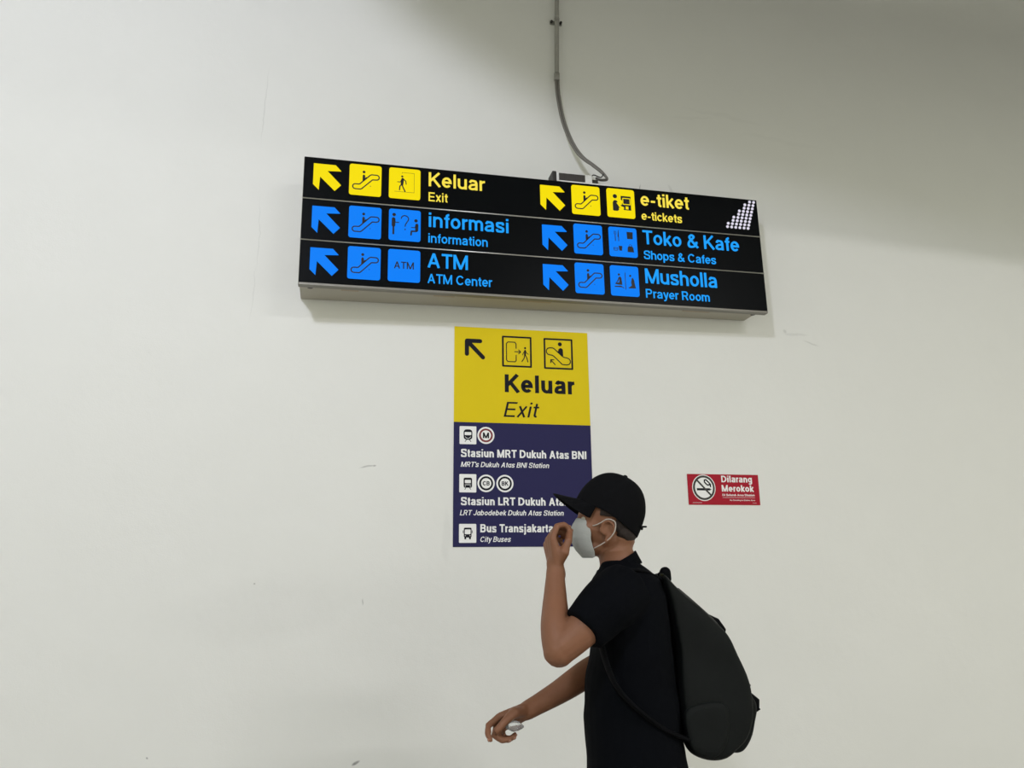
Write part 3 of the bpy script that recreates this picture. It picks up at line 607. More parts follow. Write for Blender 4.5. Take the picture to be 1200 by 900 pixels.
for (z0, z1) in ((0.480, 0.567), (0.251, 0.337), (0.0185, 0.105)):
    bm = bmesh.new(); prism(bm, rrect(0.028, 0.109, z0, z1, 0.004), t0, t1, 0)
    k0, k1 = t0-0.0006, t0+0.0002
    cx = 0.0685; ch = (z0+z1)/2
    if z0 > 0.4:
        prism(bm, rrect(cx-0.021, cx+0.021, ch-0.022, ch+0.028, 0.014), k0, k1, 1); prism(bm, rrect(cx-0.016, cx+0.016, ch+0.000, ch+0.015, 0.003), k0-0.0005, k1, 0)
        stroke(bm, [(cx-0.013, ch-0.008), (cx-0.006, ch-0.015), (cx+0.006, ch-0.015), (cx+0.013, ch-0.008)], 0.002, k0-0.0005, k1, False, 0)
        stroke(bm, [(cx-0.007, ch-0.022), (cx-0.014, ch-0.031)], 0.003, k0, k1, False, 1); stroke(bm, [(cx+0.007, ch-0.022), (cx+0.014, ch-0.031)], 0.003, k0, k1, False, 1); nm = 'white tile with a metro train front'
    elif z0 > 0.2:
        prism(bm, rrect(cx-0.020, cx+0.020, ch-0.021, ch+0.026, 0.007), k0, k1, 1); prism(bm, rrect(cx-0.014, cx+0.014, ch+0.000, ch+0.016, 0.003), k0-0.0005, k1, 0)
        stroke(bm, [(cx-0.013, ch-0.007), (cx+0.013, ch-0.007)], 0.0022, k0-0.0005, k1, False, 0)
        for q in (-1, 1):
            prism(bm, circle(cx+q*0.012, ch-0.014, 0.002, 8), k0-0.0005, k1, 0); stroke(bm, [(cx+q*0.009, ch-0.022), (cx+q*0.014, ch-0.029)], 0.0025, k0, k1, False, 1)
        nm = 'white tile with a light rail train front'
    else:
        prism(bm, rrect(cx-0.018, cx+0.018, ch-0.019, ch+0.026, 0.006), k0, k1, 1); prism(bm, rrect(cx-0.0135, cx+0.0135, ch-0.004, ch+0.018, 0.003), k0-0.0005, k1, 0)
        for q in (-1, 1):
            stroke(bm, [(cx+q*0.021, ch+0.012), (cx+q*0.021, ch+0.002)], 0.003, k0, k1, False, 1); prism(bm, rrect(cx+q*0.011-0.004, cx+q*0.011+0.004, ch-0.027, ch-0.015, 0.001), k0, k1, 1)
            prism(bm, circle(cx+q*0.011, ch-0.011, 0.0022, 8), k0-0.0005, k1, 0)
        nm = 'white tile with a bus front'
    nsub('transport_tile', bm, [M_pw, M_pk], nm)
for (cx, cz, tx, rm, hw, nm) in ((0.1555, 0.5245, 'M', M_pr, 0.0150, 'white roundel with dark red ring and letter M'), (0.1560, 0.2945, 'CB', M_pk, 0.0165, 'white roundel with black ring and letters CB'), (0.2465, 0.2945, 'BK', M_pk, 0.0160, 'white roundel with black ring and letters BK')):
    bm = bmesh.new(); k0 = t0-0.0006
    prism(bm, circle(cx, cz, 0.0415, 36), t0, t1, 0); prism(bm, circle(cx, cz, 0.0335, 36), k0, t0, 1); prism(bm, circle(cx, cz, 0.0245, 36), k0-0.0006, k0, 0)
    hh = 0.028 if tx == 'M' else 0.020
    text_into(bm, tx, cx-hw, cx+hw, cz-hh/2, hh, k0-0.0012, k0-0.0004, 0.19, 0, 2)
    nsub('line_roundel', bm, [M_pw, rm, M_pk], nm)
for tx, x0, x1, bs, cp, bd, sh in (('Stasiun MRT Dukuh Atas BNI', 0.035, 0.655, 0.4185, 0.0385, 0.19, 0), ("MRT's Dukuh Atas BNI Station", 0.034, 0.463, 0.3715, 0.0245, 0.15, 0.2),
      ('Stasiun LRT Dukuh Atas', 0.036, 0.5585, 0.1915, 0.0375, 0.19, 0), ('LRT Jabodebek Dukuh Atas Station', 0.031, 0.530, 0.1445, 0.0245, 0.15, 0.2),
      ('Bus Transjakarta', 0.128, 0.478, 0.0665, 0.0375, 0.19, 0), ('City Buses', 0.126, 0.270, 0.0225, 0.0245, 0.15, 0.2)):
    bm = bmesh.new(); text_into(bm, tx, x0, x1, bs, cp, t0, t1, bd, sh); nsub('lettering', bm, M_pw, 'white lettering %s' % tx)

# ------------------------------------------------------------------ no smoking sticker
rs = empty('no_smoking_sticker', (1.628, WALL_Y, 0.315+H)); RW, RH = 0.387, 0.153
tag(rs, 'small crimson no smoking sticker on the wall right of the poster', 'sticker')
bm = bmesh.new(); box(bm, 0, RW, T, -0.0002, 0, RH); obj('backing', bm, M_red, rs, label='crimson rectangular backing')
bm = bmesh.new(); k1 = t0-0.0005
prism(bm, circle(0.0855, 0.0845, 0.0625, 48, 0.0655), t0, t1, 0)
prism(bm, circle(0.0855, 0.0845, 0.0585, 48, 0.0615), k1, t0, 2); prism(bm, circle(0.0855, 0.0845, 0.0480, 48, 0.0510), k1-0.0005, k1, 0)
k2 = k1-0.0010
prism(bm, [(0.047, 0.071), (0.118, 0.071), (0.118, 0.082), (0.047, 0.082)], k2, k1, 1)
stroke(bm, [(0.121, 0.076), (0.1215, 0.078)], 0.005, k2, k1, False, 1)
stroke(bm, [(0.122, 0.090), (0.119, 0.101), (0.106, 0.098), (0.098, 0.104), (0.090, 0.113), (0.090, 0.123), (0.098, 0.125), (0.107, 0.117), (0.116, 0.108), (0.122, 0.100)], 0.0068, k2, k1, False, 1)
stroke(bm, [(0.048, 0.124), (0.123, 0.045)], 0.0085, k2-0.0006, k2, False, 2)
obj('no_smoking_pictogram', bm, [M_pw, M_pk, M_dark], rs, label='white disc with a struck-through smoking cigarette')
for tx, x0, x1, bs, cp, bd in (('Dilarang', 0.183, 0.351, 0.1135, 0.033, 0.185), ('Merokok', 0.182, 0.357, 0.0665, 0.033, 0.185), ('Di Seluruh Area Stasiun', 0.183, 0.359, 0.0445, 0.0105, 0.17), ('No Smoking in Station Area', 0.222, 0.359, 0.0205, 0.0070, 0.13)):
    bm = bmesh.new(); text_into(bm, tx, x0, x1, bs, cp, t0, t1, bd); obj('lettering', bm, M_pw, rs, label='white lettering %s' % tx)
for x0, x1, z0, z1 in ((0.184, 0.360, 0.0360, 0.0373), (0.021, 0.070, 0.0095, 0.0108), (0.345, 0.366, 0.0095, 0.0105)):
    bm = bmesh.new(); box(bm, x0, x1, t0, t1, z0, z1); obj('fine_line', bm, M_pw, rs)

#PERSON
# ------------------------------------------------------------------ the walking man
YM = 2.30                                        # his middle plane
base = at(735, 1300, YM); man = empty('person', (0.66, YM, 0.0))
tag(man, 'person in black cap, grey mask and black t-shirt walking left, one hand at the mask', 'person')
MO = man.location
def mo(name, me, mats, parent=man, smooth=True, label=None): return obj(name, me, mats, parent, smooth, label)
def L_(p): return Vector(p)-MO
def pt(px, py, Y): return at(px, py, Y)-MO        # local to the man
SC = (pt(760, 600, YM)-pt(660, 600, YM)).length/100   # metres per pixel at his plane

# head frame: centre of the skull
HC = pt(713.5, 607, YM)
tilt = math.radians(8)
HR = Matrix.Rotation(math.radians(-15), 3, 'Z')
def hp(f, l, u):                                  # forward (to the left of the picture), towards the camera, up
    return HC + HR @ Vector((-f, -l, u))
bm = bmesh.new()
RX = lambda a: HR @ Matrix.Rotation(a, 3, 'Y')
ball(bm, hp(-0.004, 0, 0.012), 0.096, 0.074, 0.090, RX(0.15))           # cranium
ball(bm, hp(0.040, 0, -0.022), 0.052, 0.062, 0.078, RX(0.0))            # face
ball(bm, hp(0.058, 0, 0.020), 0.032, 0.052, 0.030)                      # brow
ball(bm, hp(0.045, 0, -0.085), 0.046, 0.046, 0.030, RX(-0.25))          # jaw
ball(bm, hp(0.074, 0, -0.100), 0.018, 0.024, 0.018)                     # chin
ball(bm, hp(0.010, 0.0, -0.060), 0.052, 0.058, 0.045, RX(0.5))          # jaw corner
for q in (-1, 1): ball(bm, hp(0.060, q*0.036, -0.032), 0.026, 0.024, 0.022)   # cheekbones
tube(bm, [hp(0.086, 0, 0.008), hp(0.098, 0, -0.018), hp(0.108, 0, -0.040)], [0.009, 0.011, 0.014], n=12)    # nose
for q in (-1, 1): ball(bm, hp(0.097, q*0.011, -0.044), 0.011, 0.008, 0.008)
tube(bm, [hp(0.087, -0.02, -0.068), hp(0.093, 0, -0.067), hp(0.087, 0.02, -0.068)], 0.008, n=8)
for q in (-1, 1): tube(bm, [hp(0.088, q*0.012, 0.012), hp(0.084, q*0.032, 0.016), hp(0.070, q*0.048, 0.010)], 0.0075, n=8)   # brows
# ears: rim, lobe, inner bowl
for q in (-1, 1):
    E0 = lambda f, u, l=0.0: hp(f+0.018, q*(0.071+l), u-0.040)
    tube(bm, smooth_path([E0(0.012, -0.004, 0.0), E0(0.004, 0.020, 0.006), E0(-0.012, 0.026, 0.012), E0(-0.026, 0.012, 0.014), E0(-0.026, -0.010, 0.012), E0(-0.014, -0.028, 0.006), E0(-0.002, -0.036, 0.002)], 4), 0.0055, n=8)
    ball(bm, E0(-0.004, -0.030, 0.0), 0.008, 0.005, 0.009)
    ball(bm, E0(-0.012, 0.0, -0.002), 0.016, 0.006, 0.026)
    ball(bm, E0(0.003, -0.008, 0.001), 0.006, 0.005, 0.009)
# neck, leaning forward
nk0 = pt(722, 632, YM); nk1 = pt(724, 655, YM); nk2 = pt(730, 690, YM)
tube(bm, [nk0, pt(720, 645, YM), nk1, pt(727, 668, YM), nk2], [0.058, 0.056, 0.058, 0.064, 0.07], n=20, caps=True)
# trunk under the shirt
BY = Matrix.Rotation(math.radians(-14), 3, 'Z')      # he walks slightly away from the camera
def rings(bm, L, n=28, ex=2.4):
    """stack of superellipse rings: (centre, half depth along x, half width along y)"""
    RR = []
    for c, a, b, *t in L:
        rx = t[0] if t else 0.0; M = Matrix.Rotation(rx, 3, 'Y'); r = []
        for k in range(n):
            q = 2*PI*k/n; co, si = math.cos(q), math.sin(q)
            r.append(bm.verts.new(Vector(c)+BY @ M @ Vector((a*abs(co)**(2/ex)*(1 if co > 0 else -1), b*abs(si)**(2/ex)*(1 if si > 0 else -1), 0))))
        RR.append(r)
    for i in range(len(RR)-1):
        for k in range(n): bm.faces.new((RR[i][k], RR[i][(k+1) % n], RR[i+1][(k+1) % n], RR[i+1][k]))
    bm.faces.new(RR[0][::-1]); bm.faces.new(RR[-1])
zt = lambda py: pt(740, py, YM).z
def ctr(px, py): return pt(px, py, YM)
TR = [(726, 664, .055, .075), (731, 680, .085, .15), (737, 700, .105, .185), (741, 725, .115, .19), (743, 760, .118, .178), (743, 800, .115, .165), (744, 840, .115, .162), (746, 880, .118, .168), (748, 915, .12, .17)]
rings(bm, [(ctr(px, py), a-0.016, b-0.018, 0.0) for px, py, a, b in TR])
hip = ctr(748, 915)
# legs, striding; hips about 0.86 m up
hz = hip.z
def leg(side, knee, ankle, toe):
    h0 = Vector((hip.x, side*0.085, hz-0.02))
    tube(bm, smooth_path([h0, (h0+knee)/2+Vector((-.01, 0, 0)), knee, (knee+ankle)/2+Vector((0.015, 0, 0.02)), ankle], 4), [0.082]*4+[0.078, .074, .068, .062]+[0.054, .054, .056, .055]+[.05, .045, .04, .037, .036], n=16)
    tube(bm, [ankle+Vector((0.03, 0, -0.035)), ankle+Vector((-0.05, 0, -0.04)), toe], [0.034, 0.036, 0.028], n=12)
KN, AN, TN = Vector((hip.x-0.16, -0.09, 0.47)), Vector((hip.x-0.24, -0.09, 0.10)), Vector((hip.x-0.40, -0.10, 0.055))
KF, AF, TF = Vector((hip.x+0.03, 0.09, 0.46)), Vector((hip.x+0.27, 0.09, 0.13)), Vector((hip.x+0.16, 0.10, 0.045))
leg(-1, KN, AN, TN); leg(1, KF, AF, TF)

# near (left) arm raised to the mask
SN = pt(731, 694, YM-0.165); EN = pt(655, 762, YM-0.20); WN = pt(651, 665, YM-0.075)
tube(bm, smooth_path([SN, pt(702, 719, YM-0.19), pt(676, 744, YM-0.20), EN], 5), [.058]*5+[.055, .053, .051, .0495, .048]+[.047, .046, .045, .044, .043, .041], n=18)
tube(bm, smooth_path([EN+Vector((0, 0, -0.004)), pt(651, 736, YM-0.17), pt(650.5, 702, YM-0.12), WN], 5), [.041, .042, .0425, .0425, .042, .0415, .0405, .039, .0375, .036, .034, .032, .030, .028, .027, .026], n=18, flat=1.0)
ball(bm, pt(650.5, 765, YM-0.20), 0.032, 0.034, 0.032)
# far (right) arm swinging forward
SF = pt(731, 694, YM+0.165); EF = pt(712, 778, YM+0.17); WF = pt(617, 833, YM+0.10)
tube(bm, smooth_path([SF, pt(724, 738, YM+0.19), EF], 5), [.056, .054, .052, .050, .049, .048, .047, .046, .045, .044, .043], n=18)
tube(bm, smooth_path([EF, pt(690, 788, YM+0.16), pt(655, 811, YM+0.13), WF], 5), [.043, .044, .0445, .0445, .044, .043, .042, .0405, .039, .037, .035, .033, .031, .029, .028, .027], n=18)

def hand(bm, W, d, s, n, curls, thumb, scale=1.0, nails=None):
    """W wrist, d towards the knuckles, s towards the thumb side, n out of the palm"""
    d, s, n = d.normalized(), s.normalized(), n.normalized(); k = scale
    tube(bm, [W-d*0.02, W+d*0.012*k], [.026, .025], n=14)
    off = [0.030, 0.010, -0.010, -0.029]; ln = [(.042, .026, .021), (.046, .029, .022), (.042, .027, .021), (.033, .021, .019)]; kb = [.090, .094, .089, .080]
    rr = [.0098, .0101, .0096, .0085]
    for j in range(4):                            # metacarpals make the palm
        kn = W+d*kb[j]*k+s*off[j]*k
        tube(bm, [W+d*0.008*k+s*off[j]*0.55*k, W+d*0.05*k+s*off[j]*0.85*k+n*0.002, kn-d*0.004], [.0165, .0150, .0115], n=10)
        p = kn.copy(); a = 0; P = [p-d*0.01]; RRd = [rr[j]*1.12]
        for q in range(3):
            a += math.radians(curls[j][q]); sp = curls[j][3] if len(curls[j]) > 3 else 0
            dirv = (d*math.cos(a)+n*math.sin(a)+s*sp).normalized()
            P.append(p.copy()); RRd.append(rr[j]*(1.12, 1.02, .95)[q]); P.append(p+dirv*ln[j][q]*k*0.5); RRd.append(rr[j]*(1.0, .93, .88)[q]); p = p+dirv*ln[j][q]*k
        P.append(p); RRd.append(rr[j]*0.78)
        tube(bm, P, RRd, n=10)
        if nails is not None: nails.append((p-dirv*0.006*k, dirv, (n*math.cos(a)-d*math.sin(a)), rr[j]))
    T0 = W+d*0.014*k+s*0.016*k+n*0.006
    tube(bm, [T0]+[W+d*t[0]*k+s*t[1]*k+n*t[2]*k for t in thumb], [.017, .0160, .0125, .0112, .0085][:len(thumb)+1], n=10)
    tube(bm, [T0, W+d*0.05*k+s*0.025*k+n*0.008], [.016, .013], n=10)     # ball of the thumb
nails = []
dN = (pt(643.5, 632, YM-0.07)-pt(651, 665, YM-0.075)); sN = Vector((0.15, -1, 0.1)); sN = sN-dN.normalized()*sN.dot(dN.normalized()); nN = dN.cross(sN)
if nN.x < 0: nN = -nN
hand(bm, WN, dN, sN, nN, [(38, 52, 42, -.10), (50, 55, 40, 0.0), (60, 60, 40, 0.02), (66, 60, 40, 0.05)],
     [(0.040, 0.044, 0.022), (0.070, 0.040, 0.046), (0.092, 0.024, 0.062)], 0.93, nails)
dF = (pt(583, 848, YM+0.09)-pt(617, 833, YM+0.10)); sF = Vector((-0.35, -0.18, 1.0)); dn = dF.normalized(); sF = sF-dn*sF.dot(dn); nF = dF.cross(sF)
if nF.y > 0: nF = -nF
nF = (nF.normalized()*0.8+Vector((0, 0, -0.70))).normalized(); nF = (nF-dn*nF.dot(dn)).normalized(); sF = nF.cross(dn)
if sF.z < 0: sF = -sF
hand(bm, WF, dF, sF, nF, [(18, 44, 26, .04), (52, 70, 44, .02), (64, 76, 48, 0), (72, 80, 50, -.04)],
     [(0.048, 0.044, 0.016), (0.084, 0.046, 0.030), (0.114, 0.036, 0.040)], 1.0, nails)
body = mo('body', remesh(bm, 0.0042, 3, 0.5), M_skin)
for (p, dv, nv, r) in nails:
    bm = bmesh.new(); o = (-nv).normalized(); ball(bm, p+dv*0.004+o*r*0.62, 0.0055, 0.0055, 0.0022, Matrix((dv.normalized(), o.cross(dv).normalized(), o)).transposed(), 10)
    mo('fingernail', bm, M_nail, body)
# eyes
for q in (-1, 1):
    bm = bmesh.new(); ball(bm, hp(0.075, q*0.031, -0.006), 0.0125, 0.0125, 0.0105); e = mo('eye', bm, M_eye, body)
    bm = bmesh.new(); ball(bm, hp(0.0845, q*0.032, -0.007), 0.004, 0.0055, 0.0055, None, 12); mo('iris', bm, M_iris, e)
    bm = bmesh.new(); tube(bm, smooth_path([hp(0.089, q*0.012, 0.018), hp(0.086, q*0.032, 0.023), hp(0.068, q*0.050, 0.018)], 4), 0.0035, n=6); mo('eyebrow', bm, M_hair, body)

# hair: short, seen under the cap at temple and nape
bm = bmesh.new()
ball(bm, hp(-0.004, 0, 0.013), 0.0975, 0.0755, 0.091, RX(0.15), 36)
ball(bm, hp(-0.040, 0, -0.028), 0.049, 0.060, 0.060, RX(0.35), 28)
for f in list(bm.faces):
    c = HR.inverted() @ (f.calc_center_median()-HC); fx, lx, u = -c.x, -c.y, c.z
    keep = (u > -0.085+max(0, fx+0.055)*1.1) and not (fx > 0.030 and u < 0.03) and not (-0.012 < fx and u < 0.0)
    if not keep: bm.faces.remove(f)
bmesh.ops.delete(bm, geom=[v for v in bm.verts if not v.link_faces], context='VERTS')
hair = mo('hair', bm, M_hair)
md = hair.modifiers.new('thickness', 'SOLIDIFY'); md.thickness = 0.003; md.offset = 1

# face mask
def faceshell(f0, u, ll):                         # point on the mask for height u and lateral angle
    return None
bm = bmesh.new(); G = []
NU, NV = 12, 22
for i in range(NU+1):
    t = i/NU; u = 0.002-0.122*t; row = []        # from nose bridge to under the chin
    prof = [0.100, 0.114, 0.121, 0.121, 0.115, 0.104, 0.086]
    x = t*(len(prof)-1); k = min(int(x), len(prof)-2); fz = prof[k]*(1-(x-k))+prof[k+1]*(x-k)
    half = [0.046, 0.057, 0.063, 0.064, 0.063, 0.060, 0.050]; hw = half[k]*(1-(x-k))+half[k+1]*(x-k)
    back = [0.066, 0.064, 0.058, 0.060, 0.056, 0.050, 0.048]; bk = back[k]*(1-(x-k))+back[k+1]*(x-k)
    for j in range(NV+1):
        a = (j/NV*2-1); la = a*PI/2
        f = bk+(fz-bk)*math.cos(la)**0.85; l = hw*math.sin(la)
        uu = u-0.010*abs(a)**2*(1-t)-0.004*math.sin(t*PI*6)*0.25
        row.append(bm.verts.new(hp(f, l, uu)))
    G.append(row)
for i in range(NU):
    for j in range(NV): bm.faces.new((G[i][j], G[i][j+1], G[i+1][j+1], G[i+1][j]))
mask = mo('face_mask', bm, M_mask, label='pale grey pleated face mask')
md = mask.modifiers.new('thickness', 'SOLIDIFY'); md.thickness = 0.0018
md = mask.modifiers.new('soft', 'SUBSURF'); md.levels = 1; md.render_levels = 2
for q in (-1, 1):
    bm = bmesh.new(); tube(bm, smooth_path([hp(0.066, q*0.046, -0.022), hp(0.050, q*0.060, -0.026), hp(0.030, q*0.074, -0.019), hp(0.014, q*0.084, -0.010), hp(0.000, q*0.089, -0.010)], 4), 0.0019, n=6); mo('ear_loop', bm, M_loop, mask, label='white elastic loop')
    bm = bmesh.new(); tube(bm, smooth_path([hp(0.000, q*0.089, -0.010), hp(-0.013, q*0.090, -0.020), hp(-0.010, q*0.088, -0.045), hp(0.006, q*0.080, -0.066), hp(0.026, q*0.070, -0.080), hp(0.050, q*0.060, -0.092)], 4), 0.0019, n=6); mo('ear_loop', bm, M_loop, mask, label='white elastic loop')

# cap: crown shell of six panels, brim, button, back strap
CC = pt(713, 602, YM); ca = math.radians(27)
CRm = HR @ Matrix.Rotation(ca, 3, 'Y')            # tips the back down
def cp(f, l, u): return CC + CRm @ Vector((-f, -l, u))
af, al, au = 40*SC, 0.087, 46*SC
bm = bmesh.new(); NU, NV = 14, 48; G = []
for i in range(NU+1):
    th = PI/2*i/NU; row = []
    for j in range(NV):
        ph = 2*PI*j/NV; sd = 1-0.012*abs(math.cos(3*ph))**18*math.cos(th)
        ff = af*math.cos(ph)*math.cos(th)**0.80*sd; ll = al*math.sin(ph)*math.cos(th)**0.80*sd
        uu = au*math.sin(th)**1.05
        if i < 3: uu -= (0.006+0.024*max(0, -math.cos(ph)))*(1-i/3)
        row.append(bm.verts.new(cp(ff, ll, uu)))
        if i == NU: pass
    G.append(row)
for i in range(NU):
    for j in range(NV): bm.faces.new((G[i][j], G[i][(j+1) % NV], G[i+1][(j+1) % NV], G[i+1][j]))
bmesh.ops.remove_doubles(bm, verts=bm.verts, dist=0.0004)
me = bpy.data.meshes.new('cap'); bm.to_mesh(me); bm.free(); wrinkle(me, 0.0012, 14, 14, 14, 3)
cap = mo('cap', me, M_capm, label='plain black baseball cap')
md = cap.modifiers.new('thickness', 'SOLIDIFY'); md.thickness = 0.003; md.offset = -1
md = cap.modifiers.new('soft', 'SUBSURF'); md.levels = 1; md.render_levels = 1
bm = bmesh.new(); G = []
NB, NA = 8, 20
for i in range(NB+1):
    t = i/NB; row = []
    for j in range(NA+1):
        a = (j/NA*2-1); ph = a*1.15
        rf, rl = af*math.cos(ph)*0.975, al*math.sin(ph)*0.975
        out = 0.074*math.cos(a*PI/2)**0.38 if abs(a) < 0.999 else 0.0
        f = rf+out*t; l = rl*(1-0.10*t)
        droop = -0.001-0.017*t-0.027*abs(a)**1.7*t**0.8
        row.append(bm.verts.new(cp(f, l, droop)))
    G.append(row)
for i in range(NB):
    for j in range(NA): bm.faces.new((G[i][j], G[i][j+1], G[i+1][j+1], G[i+1][j]))
bmesh.ops.remove_doubles(bm, verts=bm.verts, dist=0.0002)
brim = mo('brim', bm, M_capm, cap)
md = brim.modifiers.new('thickness', 'SOLIDIFY'); md.thickness = 0.0035
md = brim.modifiers.new('soft', 'SUBSURF'); md.levels = 1; md.render_levels = 1
bm = bmesh.new(); ball(bm, cp(0, 0, au+0.001), 0.007, 0.007, 0.004, CRm, 12); mo('button', bm, M_capm, cap)
bm = bmesh.new(); tube(bm, smooth_path([cp(-af*0.93, 0.03, 0.006), cp(-af*1.01, 0, 0.006), cp(-af*0.93, -0.03, 0.006)], 4), 0.006, n=8, flat=0.4); tube(bm, [cp(-af*1.0, 0.004, 0.010), cp(-af*1.08, 0.006, 0.014)], 0.003, n=6)
mo('strap', bm, M_capm, cap)

# t-shirt: trunk and sleeves fused, with folds
bm = bmesh.new()
ST = [(724, 657, .052, .060), (730, 667, .072, .095), (733, 679, .102, .160), (735, 697, .112, .195), (737, 722, .115, .202), (739, 760, .120, .192), (738, 800, .132, .182), (740, 840, .138, .180), (744, 880, .142, .186), (748, 915, .146, .190), (750, 945, .148, .192)]
rings(bm, [(ctr(px, py), a, b, 0.0) for px, py, a, b in ST])
tube(bm, smooth_path([SN+Vector((.015, .03, .0)), pt(713, 708, YM-0.18), pt(699, 722, YM-0.19), pt(683, 738, YM-0.20)], 5), [.085, .086, .086, .085, .083]+[.082, .079, .077, .075, .074]+[.072, .070, .068, .066, .065, .064], n=22, caps=False)
tube(bm, smooth_path([SF+Vector((.015, -.03, .0)), pt(728, 722, YM+0.185), pt(724, 748, YM+0.19)], 5), [.082, .080, .078, .076, .074, .072, .070, .068, .066, .065, .064], n=22, caps=False)
me = remesh(bm, 0.0062, 6, 0.5)
wrinkle(me, 0.0045, 7, 7, 11, 1.0); 
shirt = mo('t_shirt', me, M_shirt, label='black short-sleeved t-shirt')
# collar and cuff hems
bm = bmesh.new(); cc = ctr(722.5, 659); G = []
for k_, (rx_, ry_, dz_) in enumerate(((0.058, 0.062, 0.004), (0.060, 0.064, 0.006), (0.066, 0.070, -0.006), (0.078, 0.086, -0.030))):
    G.append([bm.verts.new(cc+BY @ Vector((rx_*math.cos(a), ry_*math.sin(a), 0.029*math.cos(a)+dz_-0.004*math.sin(a)**2))) for a in [2*PI*k/32 for k in range(32)]])
for a_ in range(3):
    for k in range(32): bm.faces.new((G[a_][k], G[a_][(k+1) % 32], G[a_+1][(k+1) % 32], G[a_+1][k]))
col = mo('collar', bm, M_shirt, shirt, label='black ribbed collar'); md = col.modifiers.new('thickness', 'SOLIDIFY'); md.thickness = 0.003
# trousers, socks hidden, shoes
bm = bmesh.new()
rings(bm, [(hip+Vector((0, 0, 0.05)), .125, .165), (hip+Vector((0, 0, -0.05)), .13, .172), (hip+Vector((0, 0, -0.12)), .12, .165)])
for sd, kn, an in ((-1, KN, AN), (1, KF, AF)):
    h0 = Vector((hip.x, sd*0.085, hz-0.03))
    tube(bm, smooth_path([h0, (h0+kn)/2, kn, (kn+an)/2, an+Vector((0, 0, 0.0))], 4), [.096]*4+[.092, .088, .084, .080]+[.075, .074, .073, .072]+[.07, .067, .064, .062, .062], n=20, caps=False)
me = remesh(bm, 0.008, 4); wrinkle(me, 0.006, 6, 6, 9, 4.0)
mo('trousers', me, M_trous, label='dark straight trousers')
for sd, an, to, rot in ((-1, AN, TN, 0.12), (1, AF, TF, -0.5)):
    bm = bmesh.new()
    heel = an+Vector((0.045, 0, -0.055)); tp = to+Vector((-0.02, 0, -0.005))
    tube(bm, smooth_path([heel, an+Vector((-0.02, 0, -0.045)), (an+to)/2+Vector((-0.01, 0, -0.015)), tp], 4), [.038, .042, .045, .046]+[.047, .047, .046, .044]+[.043, .041, .039, .036, .030], n=16)
    tube(bm, [an+Vector((0.01, 0, 0.02)), an+Vector((0.012, 0, -0.04))], [.045, .046], n=14)
    sh = mo('shoe', remesh(bm, 0.006, 3), M_shoe)
    bm = bmesh.new(); dirv = (tp-heel).normalized()
    tube(bm, smooth_path([heel+Vector((0, 0, -0.030)), (heel+tp)/2+Vector((0, 0, -0.034)), tp+Vector((0, 0, -0.022))], 5), [.036]*4+[.042]*4+[.043, .038, .034], n=14, side=(0, 1, 0), flat=0.3); mo('sole', bm, M_sole, sh, label='pale rubber sole')
#BAG
# ------------------------------------------------------------------ backpack
bagY = YM+0.0
bag = empty('backpack', at(820, 884, bagY)); BO = bag.location
tag(bag, 'large black backpack sagging from the walking person\'s shoulders', 'backpack')
def bp(px, py, dy=0.0): return at(px, py, bagY)-BO+Vector((0.26, 0.966, 0))*dy
SWP = Vector((0.26, 0.966, 0))
def slab(bm, outline, half, yc=0.0, n=9, pw=2.6, shrink=0.22):
    """closed outline (px, py) swept sideways with a rounded, domed section"""
    P = [bp(x, y) + SWP*yc for x, y in outline]; c = sum(P, Vector())/len(P); RR = []
    for i in range(n):
        t = (i/(n-1))*2-1; s = (1-abs(t)**pw)**(1/pw); s = (1-shrink)+shrink*s if abs(t) < 0.999 else (1-shrink)*0.97
        y = half*math.sin(t*PI/2)
        RR.append([bm.verts.new(Vector((c.x+(p.x-c.x)*s, c.y, c.z+(p.z-c.z)*s))+SWP*y) for p in P])
    m = len(P)
    for i in range(n-1):
        for k in range(m): bm.faces.new((RR[i][k], RR[i][(k+1) % m], RR[i+1][(k+1) % m], RR[i+1][k]))
    bm.faces.new(RR[0][::-1]); bm.faces.new(RR[-1])
def closed_path(L, k=4):
    P = [Vector((x, y, 0)) for x, y in L]; n = len(P); out = []
    for i in range(n):
        p0, p1, p2, p3 = P[i-1], P[i], P[(i+1) % n], P[(i+2) % n]
        for j in range(k):
            t = j/k; v = 0.5*((2*p1)+(p2-p0)*t+(2*p0-5*p1+4*p2-p3)*t*t+(3*p1-p0-3*p2+p3)*t**3); out.append((v.x, v.y))
    return out
main = closed_path([(771, 671), (784, 684), (806, 703), (829, 724), (842, 738), (853, 760), (864, 783), (870, 803), (872, 828), (866, 856), (852, 871), (838, 880), (818, 880), (802, 872), (796, 850), (790, 800), (786, 750), (777, 700)])
bm = bmesh.new(); slab(bm, main, 0.150, 0, 13, 2.4, 0.20)
me = remesh(bm, 0.006, 5); wrinkle(me, 0.006, 6, 6, 6, 9.0)
obj('main_compartment', me, M_bag, bag, True)
pocket = closed_path([(846, 790), (860, 790), (870, 806), (878, 820), (876, 838), (871, 858), (862, 872), (850, 874), (842, 866), (838, 830)])
bm = bmesh.new(); slab(bm, pocket, 0.115, 0, 9, 2.4, 0.16); me = remesh(bm, 0.005, 4); wrinkle(me, 0.003, 9, 9, 9, 2.0)
fp = obj('front_pocket', me, M_bag, bag, True)
# side pocket low on the near side
sp = closed_path([(796, 820), (828, 812), (842, 822), (840, 858), (826, 874), (804, 868), (795, 846)])
bm = bmesh.new(); slab(bm, sp, 0.020, -0.142, 5, 2.2, 0.2); obj('side_pocket', remesh(bm, 0.004, 3), M_bag, bag, True)
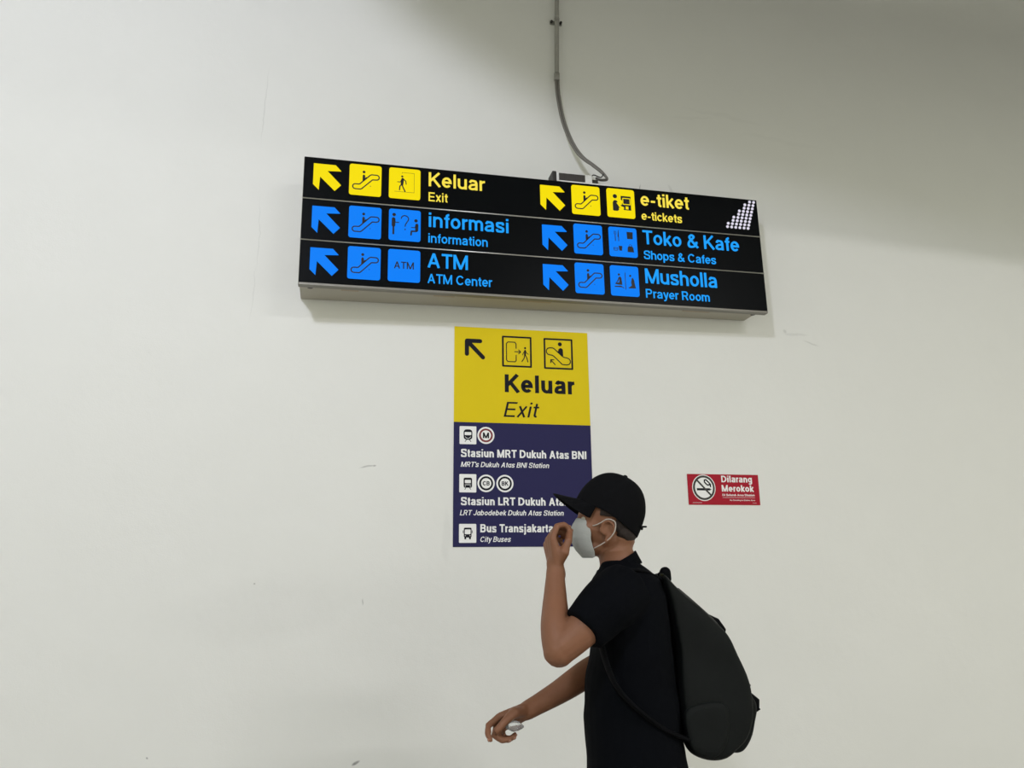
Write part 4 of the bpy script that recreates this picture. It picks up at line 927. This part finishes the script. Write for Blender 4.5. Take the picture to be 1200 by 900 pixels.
# zip tape along the top edge, both sides
for dy in (-0.085, 0.085):
    bm = bmesh.new(); tube(bm, smooth_path([bp(790, 690, dy), bp(812, 709, dy), bp(832, 728, dy), bp(846, 748, dy), bp(856, 770, dy), bp(866, 795, dy)], 5), 0.0045, n=8)
    z = obj('zip', bm, M_zip, bag, True, label='dark zip running over the top of the bag')
    bm = bmesh.new(); box(bm, -0.003, 0.003, -0.0015, 0.0015, -0.018, 0.0); p_ = obj('zip_pull', bm, M_zip, z); p_.location = bp(833, 729, dy)
bm = bmesh.new(); tube(bm, smooth_path([bp(858, 800, -0.08), bp(875, 802, -0.03), bp(877, 803, 0.03), bp(860, 802, 0.08)], 5), 0.004, n=8); obj('zip', bm, M_zip, bag, True)
# bulge and buckle strap seen on the outline
bm = bmesh.new(); tube(bm, [bp(824, 722, -0.02), bp(838, 730, -0.01), bp(846, 738, 0.0)], [.012, .016, .012], n=10); obj('compression_strap', bm, M_bagd, bag, True)
bm = bmesh.new(); tube(bm, [bp(874, 812, -0.03), bp(883, 820, -0.03), bp(883, 828, -0.03)], [.010, .012, .010], n=10); tube(bm, [bp(878, 828, -0.03), bp(887, 829, -0.03)], 0.003, n=6); obj('buckle', bm, M_bagd, bag, True)
bm = bmesh.new(); tube(bm, smooth_path([bp(772, 673, -0.03), bp(776, 677, -0.03), bp(778, 672, -0.025), bp(780, 669, 0.0), bp(783, 673, 0.02), bp(782, 681, 0.03), bp(779, 686, 0.03)], 4), [0.007]*24+[0.007], n=8); 
tube(bm, [bp(778.5, 671, -0.02), bp(781, 678, -0.01)], [0.0175, 0.014], n=12); obj('top_handle', bm, M_bagd, bag, True)
# shoulder straps: over the shoulder, down the chest and back under the arm
for dy, sg in ((-0.105, -1), (0.105, 1)):
    bm = bmesh.new()
    P = [bp(780, 686, dy*0.7), bp(764, 676, dy*0.85), bp(745, 669, dy), bp(724, 671, dy), bp(706, 690, dy*1.05), bp(699, 720, dy*1.25), bp(704, 760, dy*1.65), bp(722, 800, dy*1.82), bp(765, 838, dy*1.7), bp(800, 856, dy*1.25)]
    tube(bm, smooth_path(P, 5), 0.022, n=10, flat=0.28, side=(0, 1, 0)); obj('shoulder_strap', bm, M_bagd, bag, True)

# crumpled clear wrapper in the lower hand
wr = empty('plastic_wrapper', at(603, 851, YM+0.050)); tag(wr, 'small clear crumpled plastic wrapper held in the person\'s lower hand', 'wrapper')
bm = bmesh.new(); bmesh.ops.create_icosphere(bm, subdivisions=3, radius=1.0)
for v in bm.verts:
    k = 1+0.35*noise.noise(v.co*2.6); v.co = Vector((v.co.x*0.024*k, v.co.y*0.012*k, v.co.z*0.014*k))
obj('wrapper_film', bm, M_clear, wr, True)
